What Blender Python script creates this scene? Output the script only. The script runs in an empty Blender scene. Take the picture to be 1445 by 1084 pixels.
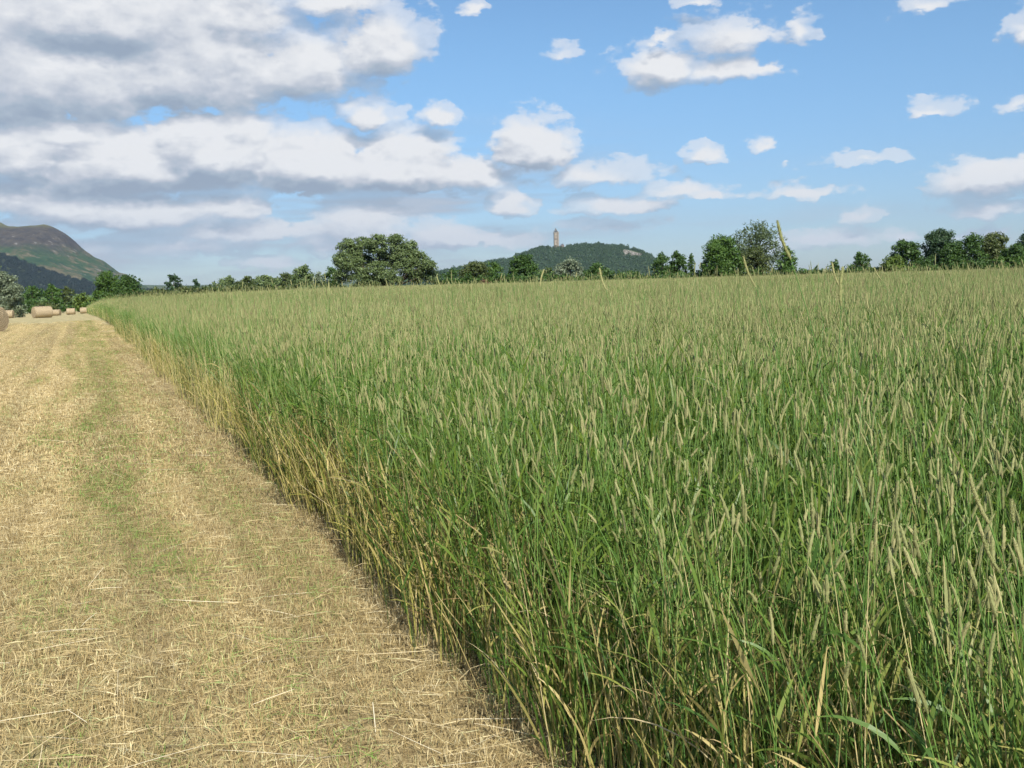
import bpy, math, random
import numpy as np
from mathutils import Vector, Matrix

# ------------------------------------------------------------------ camera, sky, sun, exposure
S = bpy.context.scene
COL = S.collection
H = 1.60                       # eye height
F = 1462.0                     # focal length in photo pixels (photo is 1445 x 1084)
PITCH = math.atan(143.5 / F)
ROLL = math.radians(-1.63)
cam = bpy.data.cameras.new('camera')
camo = bpy.data.objects.new('camera', cam)
COL.objects.link(camo)
S.camera = camo
cam.sensor_width = 36
cam.lens = 36 * F / 1445
cam.clip_start = 0.05
cam.clip_end = 60000
RM = Matrix.Rotation(math.pi / 2 - PITCH, 3, 'X') @ Matrix.Rotation(ROLL, 3, 'Z')
camo.matrix_world = Matrix.Translation((0, 0, H)) @ RM.to_4x4()

def ray(px, py):
    return RM @ Vector(((px - 722.5) / F, -(py - 542) / F, -1))

def at(px, py, Y):
    """world point seen at photo pixel (px, py) at distance Y in front of the camera"""
    d = ray(px, py)
    return Vector((0, 0, H)) + d * (Y / d.y)

SUN_AZ = math.radians(180 - 17)      # clockwise from +Y : behind the camera, to the right
SUN_EL = math.radians(43)
sund = Vector((math.sin(SUN_AZ) * math.cos(SUN_EL), math.cos(SUN_AZ) * math.cos(SUN_EL), math.sin(SUN_EL)))
sl = bpy.data.lights.new('sun', 'SUN')
sl.energy = 4.8
sl.angle = math.radians(0.53)
sl.color = (1.0, 0.955, 0.88)
slo = bpy.data.objects.new('sun', sl)
slo.rotation_euler = (-sund).to_track_quat('-Z', 'Y').to_euler()
COL.objects.link(slo)

S.view_settings.view_transform = 'Standard'
S.view_settings.look = 'None'
S.view_settings.exposure = 0.55
S.view_settings.gamma = 1
S.cycles.use_denoising = True
S.cycles.max_bounces = 5
S.cycles.use_adaptive_sampling = True
S.cycles.adaptive_threshold = 0.03
S.cycles.volume_bounces = 0
S.cycles.transparent_max_bounces = 8

# ------------------------------------------------------------------ node helper
class NT:
    def __init__(s, tree): s.t = tree
    def n(s, kind, **kw):
        nd = s.t.nodes.new(kind)
        for k, v in kw.items(): setattr(nd, k, v)
        return nd
    def lk(s, a, b): s.t.links.new(a, b)
    def put(s, sock, v):
        if isinstance(v, bpy.types.NodeSocket): s.lk(v, sock)
        elif v is not None: sock.default_value = v
    def m(s, op, a, b=None, c=None, clamp=False):
        nd = s.n('ShaderNodeMath', operation=op); nd.use_clamp = clamp
        for i, v in enumerate((a, b, c)):
            if v is not None: s.put(nd.inputs[i], v)
        return nd.outputs[0]
    def v(s, op, a, b=None, c=None):
        nd = s.n('ShaderNodeVectorMath', operation=op)
        for i, x in enumerate((a, b, c)):
            if x is not None: s.put(nd.inputs[i], x)
        return nd.outputs[1] if op in ('LENGTH', 'DOT_PRODUCT') else nd.outputs[0]
    def ss(s, x, a, b):
        nd = s.n('ShaderNodeMapRange', interpolation_type='SMOOTHSTEP')
        s.put(nd.inputs[0], x); s.put(nd.inputs[1], a); s.put(nd.inputs[2], b)
        return nd.outputs[0]
    def noise(s, vec, scale, detail=4, rough=0.55, dist=0.0, col=False):
        nd = s.n('ShaderNodeTexNoise')
        if vec is not None: s.lk(vec, nd.inputs['Vector'])
        nd.inputs['Scale'].default_value = scale; nd.inputs['Detail'].default_value = detail
        nd.inputs['Roughness'].default_value = rough; nd.inputs['Distortion'].default_value = dist
        return nd.outputs[1] if col else nd.outputs[0]
    def mix(s, f, a, b, mode='MIX'):
        nd = s.n('ShaderNodeMix', data_type='RGBA', blend_type=mode)
        s.put(nd.inputs[0], f)
        for i, x in ((6, a), (7, b)):
            if isinstance(x, bpy.types.NodeSocket): s.lk(x, nd.inputs[i])
            else: nd.inputs[i].default_value = (*x, 1) if len(x) == 3 else x
        return nd.outputs[2]
    def ramp(s, f, stops, mode='LINEAR'):
        nd = s.n('ShaderNodeValToRGB'); r = nd.color_ramp; r.interpolation = mode
        while len(r.elements) < len(stops): r.elements.new(0.5)
        for e, (p, c) in zip(r.elements, stops): e.position = p; e.color = (*c, 1)
        s.put(nd.inputs[0], f)
        return nd.outputs[0]
    def xyz(s, x, y, z):
        nd = s.n('ShaderNodeCombineXYZ')
        for i, q in enumerate((x, y, z)): s.put(nd.inputs[i], q)
        return nd.outputs[0]
    def sep(s, vec):
        nd = s.n('ShaderNodeSeparateXYZ'); s.lk(vec, nd.inputs[0]); return nd.outputs
    def attr(s, name):
        nd = s.n('ShaderNodeAttribute'); nd.attribute_name = name; return nd.outputs['Fac']

# ------------------------------------------------------------------ world: physical sky with drifting cumulus
W = bpy.data.worlds.new("World")
S.world = W
W.use_nodes = True
W.node_tree.nodes.clear()
N = NT(W.node_tree)
sky = N.n('ShaderNodeTexSky', sky_type='NISHITA')
sky.sun_disc = False
sky.sun_elevation = SUN_EL
sky.sun_rotation = SUN_AZ
sky.air_density = 1.0
sky.dust_density = 0.35
sky.ozone_density = 2.2
gen = N.n('ShaderNodeTexCoord').outputs['Generated']
gx, gy, gz = N.sep(gen)
az = N.m('ARCTAN2', gx, gy)
el = N.m('ARCSINE', gz)
skyc = N.mix(1.0, sky.outputs[0], N.mix(N.ss(el, .01, .24), (.62, .76, 1.02), (.84, 1.06, 1.20)), 'MULTIPLY')
# cumulus banks: azimuth, elevation of the middle, half width, half height (photo pixels, turned into angles)
CL = [  # px, py, rx, ry, strength
    (120, 15, 260, 60, 1.25), (60, 110, 190, 70, 1.25), (270, 95, 160, 75, 1.15), (420, 100, 110, 45, 1.0), (530, 68, 85, 40, 1.0),
    (470, 2, 110, 22, .75), (-60, 60, 190, 120, 1.2), (330, 20, 90, 40, .9),
    (90, 185, 120, 30, 1.0), (300, 215, 110, 52, 1.5), (180, 235, 170, 42, 1.35), (40, 215, 80, 38, 1.2), (440, 235, 120, 40, 1.45), (560, 237, 115, 38, 1.4),
    (660, 245, 70, 28, .95), (752, 212, 62, 34, 1.15), (520, 163, 48, 17, .9), (617, 167, 34, 15, .95), (440, 182, 16, 8, .6),
    (720, 285, 34, 17, 1.0), (880, 290, 90, 14, .95), (960, 268, 80, 14, .8), (830, 250, 100, 20, .7), (1010, 275, 60, 14, .8), (1130, 272, 62, 12, .95),
    (180, 300, 180, 26, .95), (100, 285, 160, 30, .95), (320, 290, 110, 22, .8), (230, 300, 20, 18, .9), (30, 280, 60, 24, .8),
    (350, 325, 200, 22, .75), (500, 322, 110, 24, .85), (640, 335, 90, 16, .9), (700, 338, 60, 14, .7), (470, 345, 110, 14, .6), (380, 372, 60, 8, .7), (260, 345, 120, 16, .6),
    (930, 100, 72, 32, 1.05), (1040, 98, 90, 20, .9), (1035, 52, 90, 30, .78), (1120, 42, 30, 26, .72), (932, 55, 20, 10, .85), (790, 77, 26, 12, .55),
    (996, 216, 28, 12, .9), (1080, 208, 26, 15, .8), (1110, 234, 22, 8, .65), (1206, 305, 30, 12, .85), (1160, 336, 70, 11, .95), (1262, 333, 26, 10, .85),
    (1395, 252, 72, 30, 1.15), (1450, 238, 60, 30, 1.0), (1400, 296, 60, 13, .85), (1312, 158, 44, 12, .72), (1445, 45, 24, 22, .75), (1300, 8, 44, 16, .72), (1220, 226, 60, 8, .55),
    (1440, 150, 24, 12, .6), (985, 2, 46, 8, .7), (672, 12, 18, 10, .85), (1090, 352, 60, 8, .5), (870, 320, 90, 10, .6), (1370, 330, 70, 10, .6),
]
CL = [(a, b, c, d * (.88 if a > 780 else 1), e * (.88 if a > 780 else 1)) for a, b, c, d, e in CL]
def azel(px, py):
    d = ray(px, py).normalized()
    return math.atan2(d.x, d.y), math.asin(d.z)

def density_group(banks):
    g = bpy.data.node_groups.new('cloud_density', 'ShaderNodeTree')
    g.interface.new_socket('P', in_out='INPUT', socket_type='NodeSocketVector')
    g.interface.new_socket('D', in_out='OUTPUT', socket_type='NodeSocketFloat')
    g.interface.new_socket('B', in_out='OUTPUT', socket_type='NodeSocketFloat')
    G = NT(g)
    gi = G.n('NodeGroupInput'); go = G.n('NodeGroupOutput')
    P = gi.outputs[0]
    PP = G.v('MULTIPLY', P, (1, 1.75, 1))
    warp = G.noise(PP, 15, 3, .55, col=True)
    wv = G.v('MULTIPLY', G.v('SUBTRACT', warp, (.5, .5, .5)), (.050, .022, 0))
    wf = G.noise(PP, 60, 3, .6, col=True)
    wv = G.v('ADD', wv, G.v('MULTIPLY', G.v('SUBTRACT', wf, (.5, .5, .5)), (.022, .014, 0)))
    Q = G.v('ADD', P, wv)
    acc = None
    for (px, py, rx, ry, st) in banks:
        a, e = azel(px, py)
        sx, sy = F / (rx * 1.24), F / (ry * 1.30)
        q = G.v('MULTIPLY_ADD', Q, (sx, sy, 0), (-a * sx, (-e + .18 / sy) * sy, 0))
        L = G.v('LENGTH', G.v('MULTIPLY_ADD', G.v('ABSOLUTE', q), (0, -.38, 0), q))
        b = G.m('MULTIPLY_ADD', L, -st, st)
        acc = b if acc is None else G.m('SMOOTH_MAX', acc, b, .12)
    # everywhere outside the view the sky carries a loose field of the same cumulus
    x, y, z = G.sep(P)
    out = G.ss(G.m('ABSOLUTE', x), .56, .75)
    up = G.ss(y, .32, .42)
    side = G.m('MAXIMUM', out, up)
    big = G.m('MULTIPLY_ADD', G.noise(G.v('MULTIPLY', P, (1, 2.2, 1)), 3.2, 2), 3.4, -1.75)
    gen_ = G.m('MULTIPLY_ADD', side, 3.0, G.m('SUBTRACT', G.m('MINIMUM', big, .9), 3.0))
    fld = gen_ if acc is None else G.m('MAXIMUM', acc, gen_)
    n1 = G.noise(PP, 13, 9, .60)
    n2 = G.noise(PP, 46, 6, .62)
    D = G.m('ADD', G.m('MULTIPLY', fld, 1.25), G.m('MULTIPLY_ADD', n1, 1.75, -.83))
    D = G.m('ADD', D, G.m('MULTIPLY_ADD', n2, .9, -.45))
    def vor(sc, k):
        v_ = G.n('ShaderNodeTexVoronoi', feature='F1'); v_.inputs['Scale'].default_value = sc
        G.lk(G.v('ADD', PP, G.v('MULTIPLY', G.v('SUBTRACT', wf, (.5, .5, .5)), (.03, .03, 0))), v_.inputs['Vector'])
        return G.m('MULTIPLY_ADD', v_.outputs['Distance'], -k, k * .42)
    D = G.m('ADD', D, G.m('ADD', vor(24, .62), vor(62, .34)))
    D = G.m('MINIMUM', D, G.m('MULTIPLY_ADD', fld, 4.5, .25))
    G.lk(D, go.inputs[0]); G.lk(fld, go.inputs[1])
    return g
P0 = N.xyz(az, el, 0.37)
bgs = N.n('ShaderNodeBackground'); N.lk(skyc, bgs.inputs[0]); bgs.inputs[1].default_value = 0.075
def clouded(banks, under):
    DG = density_group(banks)
    def dens(P):
        nd = N.n('ShaderNodeGroup'); nd.node_tree = DG; N.lk(P, nd.inputs[0]); return nd.outputs
    d0 = dens(P0)
    d1 = dens(N.v('ADD', P0, (.006, .016, 0)))
    alpha = N.m('MULTIPLY', N.ss(d0[0], .02, .38), N.m('MULTIPLY_ADD', N.ss(d0[1], .25, .60), .40, .57))
    e1 = N.m('SUBTRACT', d0[0], d1[0])
    e2 = N.m('SUBTRACT', d0[1], d1[1])
    lit = N.m('ADD', N.m('MULTIPLY', e1, .42), N.m('MULTIPLY', e2, .85))
    lit = N.m('ADD', lit, .63)
    lit = N.m('SUBTRACT', lit, N.m('MULTIPLY', N.ss(d0[0], .6, 1.6), .08))
    cloudc = N.ramp(lit, [(0.0, (.35, .425, .535)), (.30, (.445, .52, .62)), (.55, (.60, .64, .72)), (.80, (.80, .82, .86)), (1.0, (.93, .935, .95))])
    cloudc = N.mix(N.m('MULTIPLY', N.m('SUBTRACT', 1.0, N.ss(el, .0, .10)), .6), cloudc, (.50, .60, .74))
    bgc = N.n('ShaderNodeBackground'); N.lk(cloudc, bgc.inputs[0]); bgc.inputs[1].default_value = 0.64
    mx = N.n('ShaderNodeMixShader'); N.lk(alpha, mx.inputs[0]); N.lk(under, mx.inputs[1]); N.lk(bgc.outputs[0], mx.inputs[2])
    return mx.outputs[0]
# thin grey layer cloud low over the hills
veil = N.noise(N.xyz(N.m('MULTIPLY', az, 3.0), N.m('MULTIPLY', el, 26), 1.7), 1.6, 7, .58)
vm = N.m('MULTIPLY', N.ss(veil, .40, .66), N.m('MULTIPLY', N.m('SUBTRACT', 1.0, N.ss(el, .085, .17)), N.m('SUBTRACT', 1.0, N.ss(az, -.05, .22))))
vm = N.m('MULTIPLY', N.m('ADD', vm, N.m('MULTIPLY', N.ss(veil, .5, .7), N.m('MULTIPLY', .3, N.m('SUBTRACT', 1.0, N.ss(el, .06, .12))))), .72)
skyv = N.n('ShaderNodeBackground'); N.lk(N.ramp(veil, [(.4, (.34, .41, .53)), (.72, (.62, .67, .76))]), skyv.inputs[0]); skyv.inputs[1].default_value = .60
mv = N.n('ShaderNodeMixShader'); N.lk(vm, mv.inputs[0]); N.lk(bgs.outputs[0], mv.inputs[1]); N.lk(skyv.outputs[0], mv.inputs[2])
wo = N.n('ShaderNodeOutputWorld'); N.lk(clouded(CL, mv.outputs[0]), wo.inputs[0])
W.cycles.sampling_method = 'MANUAL'
W.cycles.sample_map_resolution = 512

# ------------------------------------------------------------------ object helpers
rng = np.random.default_rng(11)

def ss(x, a, b):
    t = np.clip((x - a) / (b - a), 0, 1)
    return t * t * (3 - 2 * t)

class VN:
    """value noise, numpy"""
    def __init__(s, seed):
        s.g = np.random.default_rng(seed).random((256, 256))
    def __call__(s, x, y):
        x = np.asarray(x, float); y = np.asarray(y, float)
        xi = np.floor(x).astype(int); yi = np.floor(y).astype(int)
        fx = x - xi; fy = y - yi
        fx = fx * fx * (3 - 2 * fx); fy = fy * fy * (3 - 2 * fy)
        g = s.g
        a = g[xi % 256, yi % 256]; b = g[(xi + 1) % 256, yi % 256]; c = g[xi % 256, (yi + 1) % 256]; d = g[(xi + 1) % 256, (yi + 1) % 256]
        return (a * (1 - fx) + b * fx) * (1 - fy) + (c * (1 - fx) + d * fx) * fy
    def fbm(s, x, y, o=5):
        r = 0; a = .5; f = 1
        for k in range(o):
            r = r + a * s(x * f + 17.3 * k, y * f + 9.1 * k); a *= .5; f *= 2.03
        return r
vn = VN(5)

def ground_z(x, y):
    """gentle fall of the land towards the far left"""
    x = np.asarray(x, float); y = np.asarray(y, float)
    q = x / np.maximum(y, 1.0)
    drop = 2.1 * ss(-q, .17, .46) * ss(y, 40, 215)
    return -drop

def mesh_from(name, V, Q, mats, mi=None, attrs=None, smooth=False, T=None):
    """V (n,3); Q (m,4) quads; T (k,3) triangles; mi face material index; attrs {name: per-vertex float}"""
    me = bpy.data.meshes.new(name)
    V = np.asarray(V, np.float32)
    Q = np.asarray(Q, np.int32).reshape(-1, 4)
    T = np.zeros((0, 3), np.int32) if T is None else np.asarray(T, np.int32).reshape(-1, 3)
    me.vertices.add(len(V)); me.vertices.foreach_set('co', V.ravel())
    nl = Q.size + T.size
    me.loops.add(nl); me.loops.foreach_set('vertex_index', np.concatenate([Q.ravel(), T.ravel()]))
    nf = len(Q) + len(T)
    me.polygons.add(nf)
    st = np.concatenate([np.arange(len(Q)) * 4, len(Q) * 4 + np.arange(len(T)) * 3]).astype(np.int32)
    me.polygons.foreach_set('loop_start', st)
    if mi is not None: me.polygons.foreach_set('material_index', np.asarray(mi, np.int32))
    me.polygons.foreach_set('use_smooth', np.full(nf, smooth))
    for k, a in (attrs or {}).items():
        at_ = me.attributes.new(k, 'FLOAT', 'POINT'); at_.data.foreach_set('value', np.asarray(a, np.float32))
    for m in mats: me.materials.append(m)
    me.update(calc_edges=True)
    return me

def link(name, me, parent=None, loc=None, rotz=0, label=None, cat=None, group=None, kind=None):
    o = bpy.data.objects.new(name, me)
    COL.objects.link(o)
    if parent is not None: o.parent = parent
    if loc is not None: o.location = loc
    if rotz: o.rotation_euler = (0, 0, rotz)
    if label: o['label'] = label
    if cat: o['category'] = cat
    if group: o['group'] = group
    if kind: o['kind'] = kind
    return o

class Parts:
    """collects vertex/face arrays with a material index and per-vertex attributes"""
    def __init__(s): s.V = []; s.Q = []; s.M = []; s.r = []; s.t = []; s.k = 0
    def add(s, V, Q, mat, r, t):
        V = V.reshape(-1, 3)
        s.V.append(V); s.Q.append(Q.reshape(-1, 4) + s.k); s.M.append(np.full(len(Q.reshape(-1, 4)), mat))
        s.r.append(np.broadcast_to(r, (len(V),)).astype(float)); s.t.append(np.broadcast_to(t, (len(V),)).astype(float)); s.k += len(V)
    def mesh(s, name, mats, smooth=False):
        return mesh_from(name, np.concatenate(s.V), np.concatenate(s.Q), mats, np.concatenate(s.M), {'rnd': np.concatenate(s.r), 'along': np.concatenate(s.t)}, smooth)

def paths(base, phi, th0, curv, L, K, p=1.3):
    """N bent paths -> points (N,K+1,3), directions (N,K+1,3)"""
    n = len(base)
    k = np.arange(K + 1) / K
    th = th0[:, None] + curv[:, None] * k[None, :] ** p
    d = np.stack([np.sin(th) * np.cos(phi)[:, None], np.sin(th) * np.sin(phi)[:, None], np.cos(th)], -1)
    step = (d[:, :-1] + d[:, 1:]) / 2 * (L / K)[:, None, None]
    pts = np.concatenate([np.zeros((n, 1, 3)), np.cumsum(step, 1)], 1) + base[:, None, :]
    return pts, d, th

def strips(P, base, phi, th0, curv, L, width, K, mat, rnd=None, twist=None, p=1.3, prof=None):
    n = len(base)
    pts, d, th = paths(base, phi, th0, curv, L, K, p)
    k = np.arange(K + 1) / K
    if prof is None: prof = np.clip(np.sin(np.pi * (0.12 + .86 * k)) * 1.05, .06, 1)
    tw = rng.uniform(-1.2, 1.2, n) if twist is None else twist
    a = np.stack([-np.sin(phi), np.cos(phi), np.zeros(n)], -1)[:, None, :]
    b = np.cross(d, np.broadcast_to(a, d.shape))
    tt = tw[:, None, None] * (1 + .6 * k[None, :, None])
    w = (a * np.cos(tt) + b * np.sin(tt)) * (width[:, None, None] * prof[None, :, None] / 2)
    V = np.stack([pts - w, pts + w], 2)          # n,K+1,2,3
    i = (np.arange(n)[:, None] * (K + 1) + np.arange(K)[None, :]) * 2
    Q = np.stack([i, i + 1, i + 3, i + 2], -1)
    r = rng.random(n) if rnd is None else rnd
    P.add(V, Q, mat, np.repeat(r, (K + 1) * 2), np.tile(np.repeat(k, 2), n))
    return pts, d

def tubes(P, pts, d, rad, sides, mat, rnd, bump=0.0):
    """tubes round given paths; rad (K+1,) or (n,K+1)"""
    n, K1, _ = pts.shape
    rad = np.broadcast_to(rad, (n, K1))
    ref = np.array([.3, .7, .1]); ref = ref / np.linalg.norm(ref)
    a = np.cross(d, ref); a /= np.linalg.norm(a, axis=-1, keepdims=True) + 1e-9
    b = np.cross(d, a)
    an = np.arange(sides) / sides * 2 * np.pi
    rr = rad[:, :, None] * (1 + bump * rng.uniform(-1, 1, (n, K1, sides)))
    V = pts[:, :, None, :] + rr[..., None] * (a[:, :, None, :] * np.cos(an)[None, None, :, None] + b[:, :, None, :] * np.sin(an)[None, None, :, None])
    base = (np.arange(n)[:, None, None] * K1 + np.arange(K1 - 1)[None, :, None]) * sides
    j = np.arange(sides)[None, None, :]; j2 = (j + 1) % sides
    Q = np.stack([base + j, base + j2, base + j2 + sides, base + j + sides], -1)
    k = np.arange(K1) / (K1 - 1)
    P.add(V, Q, mat, np.repeat(rnd, K1 * sides), np.tile(np.repeat(k, sides), n))

# ------------------------------------------------------------------ materials
def new_mat(name):
    m = bpy.data.materials.new(name); m.use_nodes = True
    m.node_tree.nodes.clear()
    return m, NT(m.node_tree)

def finish(G, col, rough=.7, spec=.3, bump=None, trans=0.0, tcol=None):
    p = G.n('ShaderNodeBsdfPrincipled')
    G.put(p.inputs['Base Color'], col if isinstance(col, bpy.types.NodeSocket) else (*col, 1))
    G.put(p.inputs['Roughness'], rough); p.inputs['Specular IOR Level'].default_value = spec
    if bump is not None:
        h, st, ds = bump
        bn = G.n('ShaderNodeBump'); G.lk(h, bn.inputs['Height']); bn.inputs['Strength'].default_value = st; bn.inputs['Distance'].default_value = ds
        G.lk(bn.outputs[0], p.inputs['Normal'])
    out = G.n('ShaderNodeOutputMaterial')
    if trans > 0:
        t = G.n('ShaderNodeBsdfTranslucent'); G.put(t.inputs[0], tcol if tcol is not None else col)
        mx = G.n('ShaderNodeMixShader'); mx.inputs[0].default_value = trans
        G.lk(p.outputs[0], mx.inputs[1]); G.lk(t.outputs[0], mx.inputs[2]); G.lk(mx.outputs[0], out.inputs[0])
    else: G.lk(p.outputs[0], out.inputs[0])

def edge_dist(G):
    """metres inside the crop from its mown edge, and height above ground"""
    x, y, z = G.sep(G.n('ShaderNodeNewGeometry').outputs['Position'])
    e = G.m('MULTIPLY', G.m('SUBTRACT', G.m('MULTIPLY_ADD', y, .415, x), 1.6), .9237)
    return e, z, G.n('ShaderNodeNewGeometry').outputs['Position']

def plant_mat(name, kind):
    m, G = new_mat(name)
    r = G.attr('rnd'); t = G.attr('along')
    e, z, pos = edge_dist(G)
    # how withered: strongest low down and close to the cut edge of the crop
    low = G.m('SUBTRACT', 1.0, G.ss(z, .12, .80))
    x_, y_, z_ = G.sep(pos)
    near = G.m('MULTIPLY', G.m('SUBTRACT', 1.0, G.ss(e, .45, 1.5)), G.m('MULTIPLY_ADD', G.ss(y_, 3.2, 5.5), .55, .45))
    near = G.m('MULTIPLY', G.m('MULTIPLY', near, G.m('MULTIPLY_ADD', G.ss(y_, 14, 60), -.75, 1.0)), G.m('SUBTRACT', 1.2, G.ss(z, .45, 1.0)))
    patch = G.noise(pos, .55, 3)
    dry = G.m('ADD', G.m('MULTIPLY', low, .20), G.m('MULTIPLY', near, .46))
    dry = G.m('ADD', dry, G.m('MULTIPLY_ADD', patch, .9, -.52))
    dry = G.m('ADD', dry, G.m('MULTIPLY_ADD', r, .75, -.40))
    if kind == 'leaf':
        dry = G.m('ADD', dry, G.m('MULTIPLY', G.ss(t, .78, 1.0), .22))
        g = G.ramp(r, [(0, (.055, .120, .020)), (.35, (.115, .205, .032)), (.7, (.190, .275, .045)), (1, (.18, .25, .085))])
        big_ = G.noise(pos, .16, 3)
        g = G.mix(G.ss(big_, .42, .62), g, G.mix(1.0, g, (.84, .80, .62), 'MULTIPLY'))
        g = G.mix(G.ss(patch, .45, .68), g, G.mix(.16, g, (.085, .19, .075)))
        c = G.mix(G.ss(dry, .18, .62), g, G.ramp(r, [(0, (.28, .27, .055)), (.5, (.43, .39, .10)), (1, (.58, .46, .20))]))
        finish(G, c, .42, .32, trans=.36)
    elif kind == 'stem':
        g = G.ramp(r, [(0, (.08, .17, .035)), (.5, (.14, .25, .05)), (1, (.24, .31, .10))])
        c = G.mix(G.ss(dry, .18, .60), g, G.ramp(r, [(0, (.32, .29, .08)), (.5, (.46, .39, .14)), (1, (.58, .48, .25))]))
        finish(G, c, .45, .35, trans=.12)
    elif kind == 'head':
        c = G.ramp(r, [(0, (.245, .255, .105)), (.3, (.325, .33, .145)), (.65, (.375, .37, .175)), (.90, (.425, .385, .19)), (.985, (.33, .28, .15)), (1, (.28, .20, .12))])
        hn = G.noise(G.n('ShaderNodeTexCoord').outputs['Object'], 900, 2)
        c = G.mix(G.m('MULTIPLY_ADD', hn, 1.0, -.2), G.mix(1, c, (.62, .66, .55), 'MULTIPLY'), G.mix(1, c, (1.18, 1.18, 1.15), 'MULTIPLY'))
        finish(G, c, .8, .15, trans=.10)
    elif kind == 'dead':
        c = G.ramp(r, [(0, (.17, .11, .05)), (.3, (.30, .20, .09)), (.7, (.45, .34, .16)), (1, (.56, .47, .27))])
        finish(G, c, .6, .2, trans=.2)
    return m
ML, MS, MH, MD = (plant_mat('grass_' + k, k) for k in ('leaf', 'stem', 'head', 'dead'))
GM = [ML, MS, MH, MD]

def stubble_mat():
    m, G = new_mat('stubble')
    r = G.attr('rnd')
    e, z, pos = edge_dist(G)
    sx_, sy_, sz_ = G.sep(pos)
    al = G.m('ADD', G.m('MULTIPLY', sx_, -.383), G.m('MULTIPLY', sy_, .924))
    band = G.noise(G.xyz(G.m('MULTIPLY_ADD', e, 2.1, 4.4), G.m('MULTIPLY', al, .35), 2), 1.0, 5, .65)
    gp = G.m('ADD', G.m('ADD', G.m('MULTIPLY_ADD', band, 1.5, -.93), G.m('MULTIPLY', G.ss(e, -3.2, -.9), .10)), G.m('MULTIPLY', G.m('SUBTRACT', 1.0, G.ss(G.m('ABSOLUTE', G.m('ADD', e, 1.2)), .1, .85)), .17))
    gp = G.m('ADD', gp, G.m('MULTIPLY_ADD', r, .9, -.47))
    straw = G.ramp(r, [(0, (.24, .175, .08)), (.35, (.47, .37, .175)), (.75, (.64, .525, .28)), (1, (.86, .76, .49))])
    grn = G.ramp(r, [(0, (.14, .19, .045)), (1, (.21, .32, .075))])
    trk = G.noise(G.xyz(G.m('MULTIPLY_ADD', e, 1.9, 7.3), G.m('MULTIPLY', al, .03), 5), 1.0, 3, .6)
    straw = G.mix(1.0, straw, G.ramp(trk, [(.38, (.76, .75, .73)), (.60, (1.02, 1.0, .97))]), 'MULTIPLY')
    finish(G, G.mix(G.ss(gp, .15, .45), straw, grn), .6, .25, trans=.15)
    return m
MST = stubble_mat()
m_, G_ = new_mat('loose_straw')
finish(G_, G_.ramp(G_.attr('rnd'), [(0, (.42, .31, .14)), (.5, (.66, .54, .31)), (1, (.86, .77, .54))]), .45, .35)
MSTRAW = m_

# ------------------------------------------------------------------ ground: one sheet to the horizon
def ground():
    rs = np.concatenate([[0.02], np.geomspace(.4, 20000, 210)])
    na = 288
    a = np.arange(na) / na * 2 * np.pi
    X = rs[:, None] * np.cos(a); Y = rs[:, None] * np.sin(a)
    Z = ground_z(X, Y) + .035 * (vn.fbm(X * .5, Y * .5, 4) - .5) * (rs[:, None] < 60)
    i = np.arange(len(rs) - 1)[:, None] * na; j = np.arange(na)[None, :]; j2 = (j + 1) % na
    Q = np.stack([i + j, i + na + j, i + na + j2, i + j2], -1)
    m, G = new_mat('ground_field')
    e, z, pos = edge_dist(G)
    x, y, zz = G.sep(pos)
    # mown hay stubble: straw with green regrowth, faint swathes parallel to the edge of the crop
    along = G.m('ADD', G.m('MULTIPLY', x, -.383), G.m('MULTIPLY', y, .924))
    sw = G.noise(G.xyz(G.m('MULTIPLY_ADD', e, .95, 3.1), G.m('MULTIPLY', along, .008), 0), 1.0, 4, .65)
    fine = G.noise(G.xyz(G.m('MULTIPLY', e, 9), G.m('MULTIPLY', along, 3), 0), 1.0, 6, .7)
    mid = G.noise(G.xyz(G.m('MULTIPLY', e, 1.9), G.m('MULTIPLY', along, .35), 2), 1.0, 5, .65)
    vf = G.noise(pos, 55, 4, .7)
    fuzz = G.noise(G.xyz(G.m('MULTIPLY', e, 2.0), G.m('MULTIPLY', along, .5), 3), 1.0, 6, .75)
    straw = G.ramp(G.m('ADD', G.m('MULTIPLY', vf, .6), G.m('MULTIPLY', fine, .4)), [(.3, (.085, .060, .028)), (.45, (.22, .165, .078)), (.58, (.43, .34, .175)), (.75, (.62, .51, .29))])
    grn = G.ramp(vf, [(.3, (.10, .13, .03)), (.7, (.24, .28, .09))])
    gf = G.m('ADD', G.m('ADD', G.m('MULTIPLY', sw, 1.30), G.m('MULTIPLY', mid, .20)), G.m('ADD', G.m('MULTIPLY', fine, .5), G.m('MULTIPLY', fuzz, .5)))
    edg = G.m('MULTIPLY', G.m('SUBTRACT', 1.0, G.ss(G.m('ABSOLUTE', G.m('ADD', e, 1.4)), .2, .9)), .14)
    gf = G.m('ADD', gf, edg)
    far_ = G.ss(y, 15, 60)
    straw = G.mix(far_, straw, G.ramp(fuzz, [(.3, (.26, .22, .10)), (.5, (.39, .33, .17)), (.7, (.54, .455, .255))]))
    c = G.mix(G.m('MULTIPLY', G.ss(gf, 1.36, 1.80), .50), straw, grn)
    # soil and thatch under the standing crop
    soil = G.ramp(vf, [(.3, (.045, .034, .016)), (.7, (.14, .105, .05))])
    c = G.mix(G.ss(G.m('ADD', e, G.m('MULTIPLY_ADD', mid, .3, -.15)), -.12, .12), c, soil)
    # meadows beyond the field
    mead = G.ramp(G.noise(pos, .01, 4), [(.35, (.07, .13, .035)), (.6, (.13, .19, .055)), (.7, (.25, .24, .10))])
    c = G.mix(G.ss(y, 224, 232), c, mead)
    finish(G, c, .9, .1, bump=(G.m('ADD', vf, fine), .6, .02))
    link('ground', mesh_from('ground', np.stack([X, Y, Z], -1).reshape(-1, 3), Q, [m], smooth=True), kind='structure', label='mown hay field and the land beyond it')
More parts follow.
